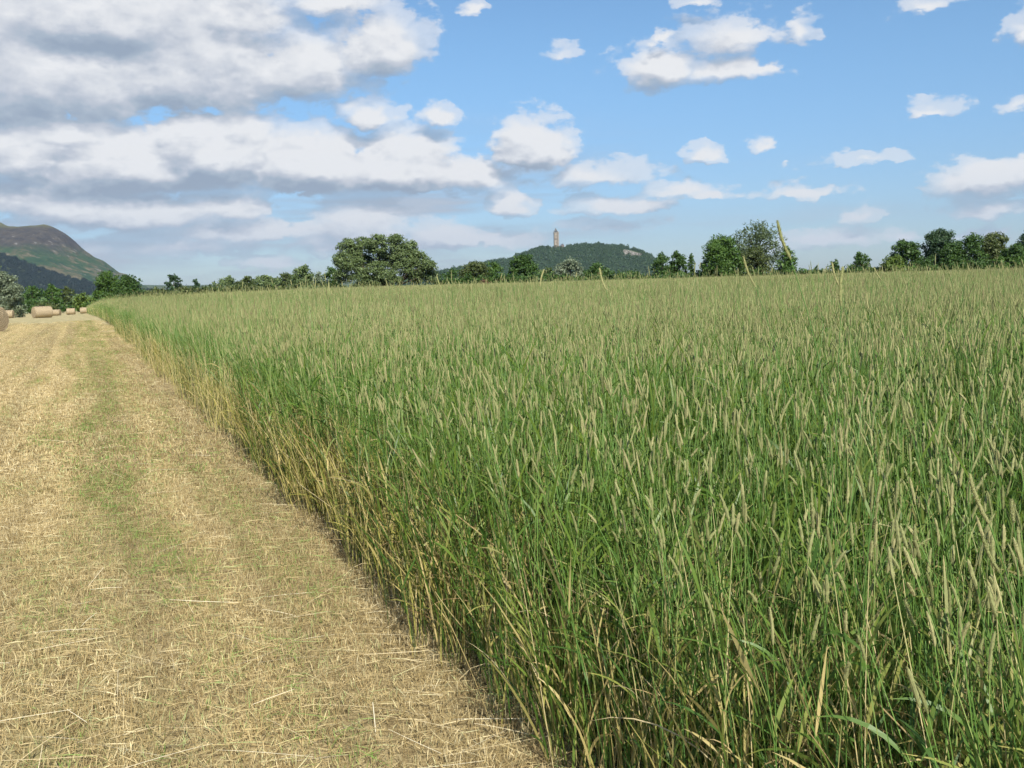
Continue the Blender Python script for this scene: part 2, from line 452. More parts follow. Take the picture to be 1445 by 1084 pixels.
ground()

# ------------------------------------------------------------------ grass tufts used by the crop
def near_tuft():
    P = Parts(); ns = 9
    R = .15
    b = np.zeros((ns, 3)); rr = R * np.sqrt(rng.random(ns)); aa = rng.random(ns) * 6.283
    b[:, 0] = rr * np.cos(aa); b[:, 1] = rr * np.sin(aa)
    L = np.clip(rng.normal(1.12, .085, ns), .85, 1.42)
    L = np.where(rng.random(ns) < .012, rng.uniform(1.35, 1.55, ns), L)
    phi = rng.random(ns) * 6.283
    th0 = rng.uniform(0, .13, ns); cv = np.abs(rng.normal(0, .16, ns))
    K = 7
    pts, d, th = paths(b, phi, th0, cv, L, K, 1.8)
    rs_ = rng.random(ns)
    tubes(P, pts, d, np.linspace(.0019, .0010, K + 1), 3, 1, rs_)
    hd = rng.random(ns) < .42
    hl = rng.uniform(.045, .10, ns)[hd]
    nh = hd.sum()
    if nh:
        KH = 9
        hp, hdv, _ = paths(pts[hd, -1], phi[hd], th[hd, -1], rng.uniform(-.1, .35, nh), hl, KH, 1.2)
        k = np.arange(KH + 1) / KH
        prof = np.array([.35, .85, 1, 1.03, 1, 1, .97, .92, .8, .3])
        wd = rng.uniform(.0030, .0043, nh)
        hr = rng.random(nh)
        tubes(P, hp, hdv, wd[:, None] * prof[None, :], 7, 2, hr, .22)
        nb = 46                                    # bristles
        hi = np.repeat(np.arange(nh), nb); f = rng.uniform(0.03, .97, nh * nb) * KH
        i0 = f.astype(int); fr = (f - i0)[:, None]
        q = hp[hi, i0] * (1 - fr) + hp[hi, np.minimum(i0 + 1, KH)] * fr
        bp = rng.random(nh * nb) * 6.283
        q = q + np.stack([np.cos(bp), np.sin(bp), np.zeros(len(bp))], -1) * (wd[hi] * .85)[:, None]
        strips(P, q, bp, np.full(len(bp), .75) + rng.uniform(-.3, .3, len(bp)), np.zeros(len(bp)), np.full(len(bp), .0042), np.full(len(bp), .0012), 1, 2, hr[hi], prof=np.array([1, .15]))
    # leaves on the stems
    for q in range(7):
        sel = rng.random(ns) < .85
        n = sel.sum(); hgt = rng.uniform(.10, .82, n)
        f = hgt * K; i0 = f.astype(int); fr = (f - i0)[:, None]
        bb = pts[sel][np.arange(n), i0] * (1 - fr) + pts[sel][np.arange(n), i0 + 1] * fr
        lp = rng.random(n) * 6.283
        strips(P, bb, lp, rng.uniform(.12, .55, n), rng.uniform(.1, 1.7, n) * (rng.random(n) < .75), rng.uniform(.12, .32, n), rng.uniform(.004, .0105, n), 6, 0)
    # basal leaves
    n = 24
    bb = np.zeros((n, 3)); rr = R * np.sqrt(rng.random(n)); aa = rng.random(n) * 6.283
    bb[:, 0] = rr * np.cos(aa); bb[:, 1] = rr * np.sin(aa)
    strips(P, bb, rng.random(n) * 6.283, rng.uniform(0, .22, n), rng.uniform(0, .6, n), rng.uniform(.35, .95, n), rng.uniform(.0035, .009, n), 6, 0)
    # a bent-over dry stalk now and then
    n = 1
    bb = np.zeros((n, 3)); bb[:, :2] = rng.uniform(-R, R, (n, 2)); bb[:, 2] = rng.uniform(0, .6, n)
    strips(P, bb, rng.random(n) * 6.283, rng.uniform(.15, .9, n), rng.uniform(-.2, 1.1, n), rng.uniform(.25, .6, n), rng.uniform(.0018, .003, n), 8, 3 if rng.random() < .6 else 1, prof=np.ones(9))
    # withered blades
    n = 6
    bb = np.zeros((n, 3)); rr = R * np.sqrt(rng.random(n)); aa = rng.random(n) * 6.283
    bb[:, 0] = rr * np.cos(aa); bb[:, 1] = rr * np.sin(aa); bb[:, 2] = rng.uniform(0, .55, n) * (rng.random(n) < .6)
    strips(P, bb, rng.random(n) * 6.283, rng.uniform(.1, .9, n), rng.uniform(.3, 2.4, n), rng.uniform(.12, .42, n), rng.uniform(.002, .005, n), 6, 3)
    return P.mesh('grass_tuft', GM, smooth=False)

def mid_patch(R=.42, ns=46, low=0.0, leaf=70):
    P = Parts()
    b = np.zeros((ns, 3)); rr = R * np.sqrt(rng.random(ns)); aa = rng.random(ns) * 6.283
    b[:, 0] = rr * np.cos(aa); b[:, 1] = rr * np.sin(aa); b[:, 2] = low
    L = np.clip(rng.normal(1.12, .085, ns), .85, 1.42) - low
    L = np.where(rng.random(ns) < .021, rng.uniform(1.35, 1.62, ns), L)
    phi = rng.random(ns) * 6.283
    K = 3
    pts, d, th = paths(b, phi, rng.uniform(0, .14, ns), np.abs(rng.normal(0, .16, ns)), L, K, 1.8)
    tubes(P, pts, d, np.linspace(.0024, .0014, K + 1), 3, 1, rng.random(ns))
    hd = rng.random(ns) < .70; nh = hd.sum()
    hp, hdv, _ = paths(pts[hd, -1], phi[hd], th[hd, -1], rng.uniform(-.1, .3, nh), rng.uniform(.06, .13, nh), 3, 1.2)
    tubes(P, hp, hdv, rng.uniform(.0031, .0043, nh)[:, None] * np.array([.5, 1, 1, .35])[None, :], 5, 2, rng.random(nh), .12)
    n = leaf
    bb = np.zeros((n, 3)); rr = R * np.sqrt(rng.random(n)); aa = rng.random(n) * 6.283
    bb[:, 0] = rr * np.cos(aa); bb[:, 1] = rr * np.sin(aa); bb[:, 2] = rng.uniform(low, .85, n)
    strips(P, bb, rng.random(n) * 6.283, rng.uniform(.05, .6, n), rng.uniform(0, 1.5, n), rng.uniform(.18, .42, n), rng.uniform(.005, .010, n), 3, 0)
    n = leaf // 3
    bb = bb[:n].copy(); bb[:, 2] = low
    strips(P, bb, rng.random(n) * 6.283, rng.uniform(0, .3, n), rng.uniform(0, .7, n), rng.uniform(.4, .9, n) - low * .4, rng.uniform(.004, .008, n), 3, 0)
    n = max(4, leaf // 9)
    bb = bb[:n].copy(); bb[:, 2] = rng.uniform(low, low + .5, n)
    strips(P, bb, rng.random(n) * 6.283, rng.uniform(.1, .9, n), rng.uniform(.3, 2, n), rng.uniform(.12, .4, n), rng.uniform(.003, .006, n), 3, 3)
    return P.mesh('grass_tuft', GM)

def far_patch(R=1.25, ns=330, leaf=240):
    P = Parts(); low = .62
    b = np.zeros((ns, 3)); rr = R * np.sqrt(rng.random(ns)); aa = rng.random(ns) * 6.283
    b[:, 0] = rr * np.cos(aa); b[:, 1] = rr * np.sin(aa); b[:, 2] = low
    L = np.clip(rng.normal(1.12, .085, ns), .85, 1.42) - low
    phi = rng.random(ns) * 6.283
    pts, d, th = paths(b, phi, rng.uniform(0, .25, ns), np.abs(rng.normal(0, .2, ns)), L, 1, 1.5)
    tubes(P, pts, d, np.array([.0035, .002]), 3, 1, rng.random(ns))
    hp, hdv, _ = paths(pts[:, -1], phi, th[:, -1], np.zeros(ns), rng.uniform(.07, .14, ns), 1)
    tubes(P, hp, hdv, np.array([.0056, .0038]), 3, 2, rng.random(ns), .1)
    n = leaf
    bb = np.zeros((n, 3)); rr = R * np.sqrt(rng.random(n)); aa = rng.random(n) * 6.283
    bb[:, 0] = rr * np.cos(aa); bb[:, 1] = rr * np.sin(aa); bb[:, 2] = rng.uniform(.55, .85, n)
    strips(P, bb, rng.random(n) * 6.283, rng.uniform(.05, .7, n), rng.uniform(0, .9, n), rng.uniform(.18, .4, n), rng.uniform(.010, .018, n), 2, 0)
    return P.mesh('grass_tuft', GM)

def proto_collection(name, meshes):
    c = bpy.data.collections.new(name)
    for i, me in enumerate(meshes):
        o = bpy.data.objects.new('%s.%03d' % (name, i + 1), me); c.objects.link(o)
    return c

def scatter(name, coll, pts, eul, scl, idx, **kw):
    me = bpy.data.meshes.new(name)
    me.vertices.add(len(pts)); me.vertices.foreach_set('co', np.asarray(pts, np.float32).ravel())
    a = me.attributes.new('eul', 'FLOAT_VECTOR', 'POINT'); a.data.foreach_set('vector', np.asarray(eul, np.float32).ravel())
    a = me.attributes.new('scl', 'FLOAT_VECTOR', 'POINT'); a.data.foreach_set('vector', np.asarray(scl, np.float32).ravel())
    a = me.attributes.new('idx', 'INT', 'POINT'); a.data.foreach_set('value', np.asarray(idx, np.int32))
    ob = link(name, me, **kw)
    g = bpy.data.node_groups.new(name, 'GeometryNodeTree')
    g.interface.new_socket('Geometry', in_out='INPUT', socket_type='NodeSocketGeometry')
    g.interface.new_socket('Geometry', in_out='OUTPUT', socket_type='NodeSocketGeometry')
    n = g.nodes
    gi = n.new('NodeGroupInput'); go = n.new('NodeGroupOutput')
    ci = n.new('GeometryNodeCollectionInfo'); ci.inputs[0].default_value = coll; ci.inputs[1].default_value = True; ci.inputs[2].default_value = True
    ip = n.new('GeometryNodeInstanceOnPoints'); ip.inputs['Pick Instance'].default_value = True
    def na(nm, t):
        q = n.new('GeometryNodeInputNamedAttribute'); q.data_type = t; q.inputs[0].default_value = nm; return q.outputs[0]
    L = g.links.new
    L(gi.outputs[0], ip.inputs['Points']); L(ci.outputs[0], ip.inputs['Instance'])
    L(na('idx', 'INT'), ip.inputs['Instance Index'])
    er = n.new('FunctionNodeEulerToRotation'); L(na('eul', 'FLOAT_VECTOR'), er.inputs[0]); L(er.outputs[0], ip.inputs['Rotation'])
    L(na('scl', 'FLOAT_VECTOR'), ip.inputs['Scale'])
    L(ip.outputs[0], go.inputs[0])
    md = ob.modifiers.new('scatter', 'NODES'); md.node_group = g
    return ob

def tilt_euler(phi, lx, ly):
    """euler of Rtilt(lean by lx, ly) @ Rz(phi)"""
    n = len(phi)
    w = np.stack([lx, ly, np.sqrt(np.maximum(1e-6, 1 - lx ** 2 - ly ** 2))], -1)
    x = np.stack([np.ones(n), np.zeros(n), np.zeros(n)], -1); x -= (x * w).sum(-1, keepdims=True) * w; x /= np.linalg.norm(x, axis=-1, keepdims=True)
    y = np.cross(w, x)
    c, s_ = np.cos(phi)[:, None], np.sin(phi)[:, None]
    cx = x * c + y * s_; cy = -x * s_ + y * c
    return np.stack([np.arctan2(cy[:, 2], w[:, 2]), -np.arcsin(np.clip(cx[:, 2], -1, 1)), np.arctan2(cx[:, 1], cx[:, 0])], -1)

def edge_e(x, y): return (x + .415 * y - 1.6) * .9237
FAR_EDGE = 196.0

def jitter_grid(x0, x1, y0, y1, dens):
    s = 1 / math.sqrt(dens)
    gx, gy = np.meshgrid(np.arange(x0, x1, s), np.arange(y0, y1, s))
    n = gx.size
    return gx.ravel() + rng.uniform(-.5, .5, n) * s, gy.ravel() + rng.uniform(-.5, .5, n) * s

def crop():
    NN, NM, NF = 14, 8, 6
    coll = proto_collection('grass_tuft', [near_tuft() for _ in range(NN)] + [mid_patch() for _ in range(NM)] + [far_patch() for _ in range(NF)])
    A = []
    T_R = math.tan(math.radians(33)); T_L = math.tan(math.radians(31))
    for (d, y0, y1, i0, cnt, rin, lean) in ((54, -2.2, 10.5, 0, NN, -.04, .10), (15, 9.5, 42, NN, NM, .22, .07), (6, 41, FAR_EDGE, NN, NM, .3, .07), (1.35, 40, FAR_EDGE, NN + NM, NF, 1.15, .05)):
        x, y = jitter_grid(-110, 140, y0, y1, d) if y1 > 50 else jitter_grid(-20, 32, y0, y1, d)
        e = edge_e(x, y)
        wob = .16 * (vn(x * .9, y * .9) - .5) + .12 * (vn(x * .13 + 7, y * .13) - .5)
        k = (e > rin + wob) & (x < np.maximum(y, 0) * T_R + 2.6) & (x > -y * T_L - 3) & (np.hypot(x, y) > 1.25)
        if d == 6: k &= e < 2.6
        if y0 < 0: k &= ~((y < .4) & (x > 6))
        x, y, e = x[k], y[k], e[k]; n = len(x)
        z = ground_z(x, y)
        # rows at the cut edge lean out over the stubble a little, the rest leans with the wind
        lx = -.015 + lean * (vn(x * .7 + 3, y * .7) - .5) * 1.2 + rng.normal(0, .075, n)
        ly = .02 + lean * (vn(x * .7, y * .7 + 50) - .5) * 1.2 + rng.normal(0, .075, n)
        hs = (.845 + .17 * vn(x * .35 + 11, y * .35) + .11 * vn(x * 1.3, y * 1.3 + 4) + rng.normal(0, .03, n)) * (1 - .10 * np.exp(-e / .4))
        idx = i0 + rng.integers(0, cnt, n)
        A.append((np.stack([x, y, z - .01], -1), tilt_euler(rng.random(n) * 6.283, lx, ly), np.stack([np.ones(n), np.ones(n), hs], -1), idx))
        print('crop', n)
    p, e_, s_, i_ = (np.concatenate([a[j] for a in A]) for j in range(4))
    scatter('tall_grass', coll, p, e_, s_, i_, label='tall green timothy grass standing uncut in the field', cat='grass', kind='stuff')
crop()

def stubble():
    def patch(R, nb, nl, w, lh):
        P = Parts()
        def base(n):
            b = np.zeros((n, 3)); rr = R * np.sqrt(rng.random(n)); aa = rng.random(n) * 6.283
            b[:, 0] = rr * np.cos(aa); b[:, 1] = rr * np.sin(aa); return b
        strips(P, base(nb), rng.random(nb) * 6.283, np.abs(rng.normal(.15, .30, nb)), rng.uniform(0, .6, nb), rng.uniform(.3, 1, nb) * lh, rng.uniform(.5, 1.3, nb) * w, 2, 0)
        b = base(nl); b[:, 2] = rng.uniform(.004, .035, nl)
        strips(P, b, rng.random(nl) * 6.283, rng.uniform(1.35, 1.62, nl), rng.uniform(-.15, .35, nl), rng.uniform(.05, .17, nl), rng.uniform(.5, 1.2, nl) * w, 2, 0)
        return P.mesh('stubble_tuft', [MST])
    c = proto_collection('stubble_tuft', [patch(.25, 330, 80, .0034, .068) for _ in range(8)] + [patch(.9, 1300, 260, .0075, .07) for _ in range(5)])
    A = []
    for (d, y0, y1, i0, cnt) in ((17, 1.2, 9, 0, 8), (1.9, 8.3, 70, 8, 5)):
        x, y = jitter_grid(-48, 3, y0, y1, d)
        e = edge_e(x, y)
        k = (e < (.15 if i0 == 0 else -.35)) & (x > -y * math.tan(math.radians(31)) - 1.5) & (rng.random(len(x)) > ss(y, 40, 70))
        x, y = x[k], y[k]; n = len(x)
        sc_ = np.stack([np.ones(n), np.ones(n), rng.uniform(.7, 1.15, n)], -1)
        A.append((np.stack([x, y, ground_z(x, y) + .004], -1), np.stack([np.zeros(n), np.zeros(n), rng.random(n) * 6.283], -1), sc_, i0 + rng.integers(0, cnt, n)))
        print('stubble', n)
    p, e_, s_, i_ = (np.concatenate([a[j] for a in A]) for j in range(4))
    scatter('stubble', c, p, e_, s_, i_, label='pale short hay stubble with green regrowth on the mown strip', cat='stubble', kind='stuff')
    # long loose straws raked along the strip
    P = Parts(); n = 900
    y = rng.uniform(2.6, 1, n) if False else 2.6 + 22 * rng.random(n) ** 1.6
    x = 1.6 - .415 * y - np.abs(rng.normal(.2, 3.2, n)) * (.25 + y / 9)
    b = np.stack([x, y, ground_z(x, y) + rng.uniform(.02, .055, n)], -1)
    strips(P, b, rng.normal(.25, .75, n) + (rng.random(n) < .5) * math.pi, rng.uniform(1.46, 1.6, n), rng.uniform(-.1, .2, n), rng.uniform(.15, .42, n), rng.uniform(.0018, .0036, n), 4, 0, twist=rng.uniform(-.3, .3, n), prof=np.array([.8, 1, 1, .9, .5]))
    link('loose_straw', P.mesh('loose_straw', [MSTRAW]), label='loose pale straws lying on the mown strip', cat='straw', kind='stuff')
stubble()

# ------------------------------------------------------------------ stalks that stand out one by one
def stalk(p0, p1, label, hue, thick=.0042, lean=None, leaves=1):
    """p0 head base, p1 head tip (world points); the stem bends down to the ground"""
    p0 = np.array(p0); p1 = np.array(p1)
    u = (p1 - p0) / np.linalg.norm(p1 - p0)
    horiz = u.copy(); horiz[2] = 0
    root = p0 - horiz * .10; gz = float(ground_z(root[0], root[1])); root[2] = gz
    K = 14; k = np.linspace(0, 1, K + 1)[:, None]
    c1 = root + np.array([0, 0, .55 * (p0[2] - gz)]); c2 = p0 - u * .35 * (p0[2] - gz)
    pts = (1 - k) ** 3 * root + 3 * (1 - k) ** 2 * k * c1 + 3 * (1 - k) * k ** 2 * c2 + k ** 3 * p0
    d = np.gradient(pts, axis=0); d /= np.linalg.norm(d, axis=1, keepdims=True)
    org = np.array(root)
    e = link('grass_stalk', None, loc=Vector(org), label=label, cat='grass stalk', group='flowering grass stalks standing above the crop')
    P = Parts(); tubes(P, (pts - org)[None], d[None], np.linspace(.0019, .0010, K + 1), 6, 0, np.array([.12]))
    link('stem', P.mesh('stem', [MS], True), parent=e)
    P = Parts(); KH = 22
    k = np.linspace(0, 1, KH + 1)[:, None]
    side = np.cross(u, np.array([0, 1., 0])); L = np.linalg.norm(p1 - p0)
    hp = p0 + (p1 - p0) * k + side * (np.sin(np.pi * k) * L * .045)
    hd_ = np.gradient(hp, axis=0); hd_ /= np.linalg.norm(hd_, axis=1, keepdims=True)
    prof = thick * np.clip(np.minimum(np.sin(np.pi * np.clip(k[:, 0] * 3 + .1, 0, .5)), np.sin(np.pi * np.clip((1 - k[:, 0]) * 2.2 + .1, 0, .5))), .2, 1)
    tubes(P, (hp - org)[None], hd_[None], prof, 11, 0, np.array([hue]), .16)
    nb = 420
    f = rng.uniform(.01, .99, nb) * KH; i0 = f.astype(int); fr = (f - i0)[:, None]
    q = (hp[i0] * (1 - fr) + hp[i0 + 1] * fr) - org
    bp = rng.random(nb) * 6.283
    q = q + np.stack([np.cos(bp), np.sin(bp), np.zeros(nb)], -1) * (prof[i0] * .9)[:, None]
    strips(P, q, bp, np.full(nb, .7) + rng.uniform(-.35, .35, nb), np.zeros(nb), np.full(nb, .0036), np.full(nb, .0009), 1, 0, np.clip(hue + rng.normal(0, .05, nb), 0, 1), prof=np.array([1, .15]))
    link('seed_head', P.mesh('seed_head', [MH]), parent=e)
    for q in range(leaves):
        P = Parts(); f = 4 + q * 3
        strips(P, (pts[f] - org)[None], np.array([rng.uniform(0, 6.28)]), np.array([.3]), np.array([1.0]), np.array([.26]), np.array([.007]), 8, 0)
        link('leaf_blade', P.mesh('leaf_blade', [ML]), parent=e)

for (bx, by, tx, ty, Y, hue, th, lab) in (
    (1116, 366, 1097, 311, 2.3, .35, .0044, 'tallest pale green seed head, leaning left against the sky beside the airy tree'),
    (1187, 432, 1190, 376, 2.6, .45, .0056, 'thick upright pale seed head right of the tallest leaning one'),
    (855, 409, 846, 378, 4.3, .86, .0058, 'straw coloured seed head in front of the wooded hill'),
    (1066, 405, 1049, 362, 3.2, .84, .0040, 'thin tan seed head leaning left below the tall airy tree'),
    (1184, 404, 1174, 370, 4.0, .88, .0052, 'tan seed head rising just left of the thick upright one'),
    (762, 404, 768, 380, 5.6, .90, .0060, 'short brownish seed head leaning right under the tower'),
    (1245, 397, 1233, 377, 5.5, .82, .0050, 'small straw seed head leaning left beside the small round tree'),
    (981, 392, 981, 371, 5.6, .10, .0036, 'thin upright green seed head before the dark tree group'),
    (624, 409, 616, 388, 6.0, .5, .0050, 'slim pale seed head right of the big willow'),
    (1226, 437, 1223, 413, 4.8, .99, .0052, 'reddish brown seed head standing in the crop at the right'),
    (1396, 740, 1368, 668, 1.75, .80, .0046, 'thick brown tinged seed head leaning left near the right border'),
    (1411, 809, 1386, 756, 1.80, .30, .0044, 'pale green seed head below the thick brown tinged one'),
    (1431, 738, 1428, 704, 1.95, .70, .0040, 'upright whitish seed head at the right border'),
    (1292, 884, 1277, 846, 2.0, .60, .0036, 'small pale seed head low among the green leaves at right'),
    (1240, 672, 1250, 612, 2.05, .42, .0040, 'upright sage seed head rising from dark green leaves'),
    (1100, 600, 1120, 556, 2.9, .55, .0042, 'sage seed head leaning right in the middle of the crop'),
    (1392, 520, 1402, 470, 2.6, .40, .0042, 'sage seed head leaning right in the upper right crop'),
    (1286, 612, 1272, 560, 2.4, .25, .0040, 'green seed head leaning left in the upper right crop'),
):
    stalk(at(bx, by, Y), at(tx, ty, Y * 1.006), lab, min(hue, .93) * .9, th * .68)

# ------------------------------------------------------------------ round hay bales
mb, G = new_mat('hay_bale')
oc = G.n('ShaderNodeTexCoord').outputs['Object']
hn = G.noise(G.v('MULTIPLY', oc, (14, 60, 60)), 1.0, 6, .7)
hb = G.noise(oc, 1.8, 3)
c_ = G.ramp(hn, [(.3, (.17, .125, .07)), (.5, (.36, .285, .175)), (.7, (.55, .46, .31))])
c_ = G.mix(G.m('MULTIPLY', hb, .4), c_, (.42, .33, .21))
finish(G, c_, .8, .15, bump=(hn, .8, .03))
me_, G = new_mat('hay_bale_end')
oc = G.n('ShaderNodeTexCoord').outputs['Object']
ox, oy, oz = G.sep(oc)
rad = G.m('SQRT', G.m('ADD', G.m('MULTIPLY', oy, oy), G.m('MULTIPLY', oz, oz)))
sp = G.m('SINE', G.m('ADD', G.m('MULTIPLY', rad, 70), G.m('MULTIPLY', G.noise(oc, 5, 5, .7), 14)))
finish(G, G.mix(G.m('MULTIPLY_ADD', sp, .5, .5), (.28, .21, .12), (.48, .38, .235)), .85, .1, bump=(sp, .7, .02))

def bale(px, py_base, Y, rotz, length, dia, label):
    p = at(px, py_base, Y)
    R = dia / 2
    gz = float(ground_z(p.x, p.y))
    e = link('hay_bale', None, loc=(p.x, p.y, gz), rotz=rotz, label=label, cat='hay bale', group='round hay bales lying on the mown field')
    P = Parts(); K = 16; sd = 40
    xs = np.linspace(-length / 2, length / 2, K + 1)
    pts = np.stack([xs, np.zeros(K + 1), np.full(K + 1, R * .97)], -1)
    an = np.arange(sd) / sd * 2 * np.pi
    prof = R * (1 - .05 * np.abs(xs / (length / 2)) ** 6)
    rr = prof[:, None] * (1 + .012 * rng.normal(0, 1, (K + 1, sd)) + .02 * np.sin(an * 2 + 1)[None, :])
    V = np.stack([np.broadcast_to(xs[:, None], rr.shape), rr * np.cos(an), rr * np.sin(an) + R * .96], -1)
    i = np.arange(K)[:, None] * sd; j = np.arange(sd)[None, :]; j2 = (j + 1) % sd
    P.add(V, np.stack([i + j, i + j2, i + sd + j2, i + sd + j], -1), 0, .5, .5)
    n = 2600; a = rng.random(n) * 6.283; u = rng.uniform(-.5, .5, n) * length
    b = np.stack([u, R * np.cos(a), R * np.sin(a) + R * .96], -1)
    strips(P, b, rng.random(n) * 6.283, rng.uniform(.3, 2.6, n), rng.uniform(-.5, .8, n), rng.uniform(.05, .16, n), np.full(n, .008), 2, 0)
    link('straw_roll', P.mesh('straw_roll', [mb], True), parent=e)
    for s_ in (-1, 1):
        rg = np.linspace(1, .02, 9)
        ring = rr[0 if s_ < 0 else -1]
        V = np.stack([np.full((9, sd), s_ * length / 2) + s_ * .03 * rng.random((9, sd)) + s_ * .05 * (1 - rg[:, None] ** 2), rg[:, None] * ring * np.cos(an), rg[:, None] * ring * np.sin(an)], -1)
        i = np.arange(8)[:, None] * sd
        f = link('bale_end', mesh_from('bale_end', V.reshape(-1, 3), np.stack([i + j, i + j2, i + sd + j2, i + sd + j], -1), [me_], smooth=True), parent=e)
        f.location = (0, 0, R * .96)

bale(-17, 467, 47, math.radians(-16), 1.3, 1.22, 'nearest round hay bale, cut off by the left border')
bale(60, 447, 108, math.radians(46), 1.75, 1.22, 'large round hay bale on its side, its reddish end turned left')
bale(11, 447, 135, math.radians(8), 1.4, 1.05, 'faded hay bale behind the one at the left border')
bale(79, 441, 170, math.radians(0), 1.35, 1.0, 'hay bale half hidden behind the right end of the large bale')
bale(100, 440, 178, math.radians(18), 1.3, 1.1, 'left one of the two small bales before the dark hedge')
bale(119, 439, 186, math.radians(10), 1.25, 1.1, 'last small bale, beside the far corner of the crop')

# ------------------------------------------------------------------ trees and hedges
def foliage_mat(name, dark, mid_, light, trans=.25, spec=.3):
    m, G = new_mat(name)
    r = G.attr('rnd')
    oc = G.n('ShaderNodeTexCoord').outputs['Object']
    n = G.noise(oc, .45, 3)
    c = G.ramp(G.m('ADD', G.m('MULTIPLY', r, .6), G.m('MULTIPLY', n, .4)), [(.15, dark), (.5, mid_), (.85, light)])
    finish(G, c, .5, spec, trans=trans)
    return m
FM = {
    'dark': foliage_mat('leaves_dark', (.032, .070, .014), (.058, .115, .024), (.095, .165, .038)),
    'green': foliage_mat('leaves_green', (.045, .095, .018), (.075, .145, .026), (.12, .20, .04)),
    'bright': foliage_mat('leaves_bright', (.07, .12, .02), (.12, .18, .03), (.18, .24, .05)),
    'olive': foliage_mat('leaves_olive', (.05, .075, .02), (.09, .12, .034), (.14, .165, .055)),
    'willow': foliage_mat('leaves_willow', (.080, .12, .040), (.135, .185, .065), (.20, .26, .10)),
    'silver': foliage_mat('leaves_silver', (.10, .135, .075), (.17, .21, .125), (.27, .31, .20)),
    'airy': foliage_mat('leaves_airy', (.065, .095, .035), (.105, .145, .055), (.155, .20, .085)),
    'blue': foliage_mat('leaves_blue', (.028, .060, .024), (.048, .090, .036), (.075, .13, .05)),
    'conifer_shaded': foliage_mat('needles_cloud_shade', (.006, .016, .010), (.012, .026, .016), (.022, .040, .022)),  # near-black green carries the cloud shadow lying over the spur
    'rust': foliage_mat('leaves_rust', (.10, .06, .03), (.15, .085, .04), (.20, .12, .06)),
}
mbk, G = new_mat('bark')
bn_ = G.noise(G.v('MULTIPLY', G.n('ShaderNodeTexCoord').outputs['Object'], (8, 8, 1.5)), 1, 5)
finish(G, G.ramp(bn_, [(.3, (.05, .04, .03)), (.7, (.14, .115, .085))]), .9, .1, bump=(bn_, .6, .05))

def leaf_cloud(P, centre, rad, n, size, shell=.55, holes=0.0):
    """n leaf sprays in an ellipsoid lobe, mostly near its surface"""
    v = rng.normal(0, 1, (n, 3)); v /= np.linalg.norm(v, axis=1, keepdims=True)
    r = 1 - (rng.random(n) ** 1.6) * shell
    r *= 1 + .13 * rng.normal(0, 1, n)
    p = v * r[:, None] * rad + centre
    if holes > 0:
        h = vn(p[:, 0] * 1.1 / max(rad[0], .5) * 2 + 5, p[:, 2] * 1.1 / max(rad[0], .5) * 2)
        k = h > holes; p = p[k]; v = v[k]; n = len(p)
    nr = v + rng.normal(0, .75, (n, 3)); nr[:, 2] += .35; nr /= np.linalg.norm(nr, axis=1, keepdims=True)
    a = np.cross(nr, rng.normal(0, 1, (n, 3))); a /= np.linalg.norm(a, axis=1, keepdims=True) + 1e-9
    b = np.cross(nr, a)
    s = size * rng.uniform(.5, 1.35, n)[:, None]
    w = s * rng.uniform(.35, .8, n)[:, None]
    V = np.stack([p - a * s, p - b * w, p + a * s, p + b * w], 1)
    P.add(V, np.arange(n * 4).reshape(n, 4), 0, np.repeat(rng.random(n), 4), .5)

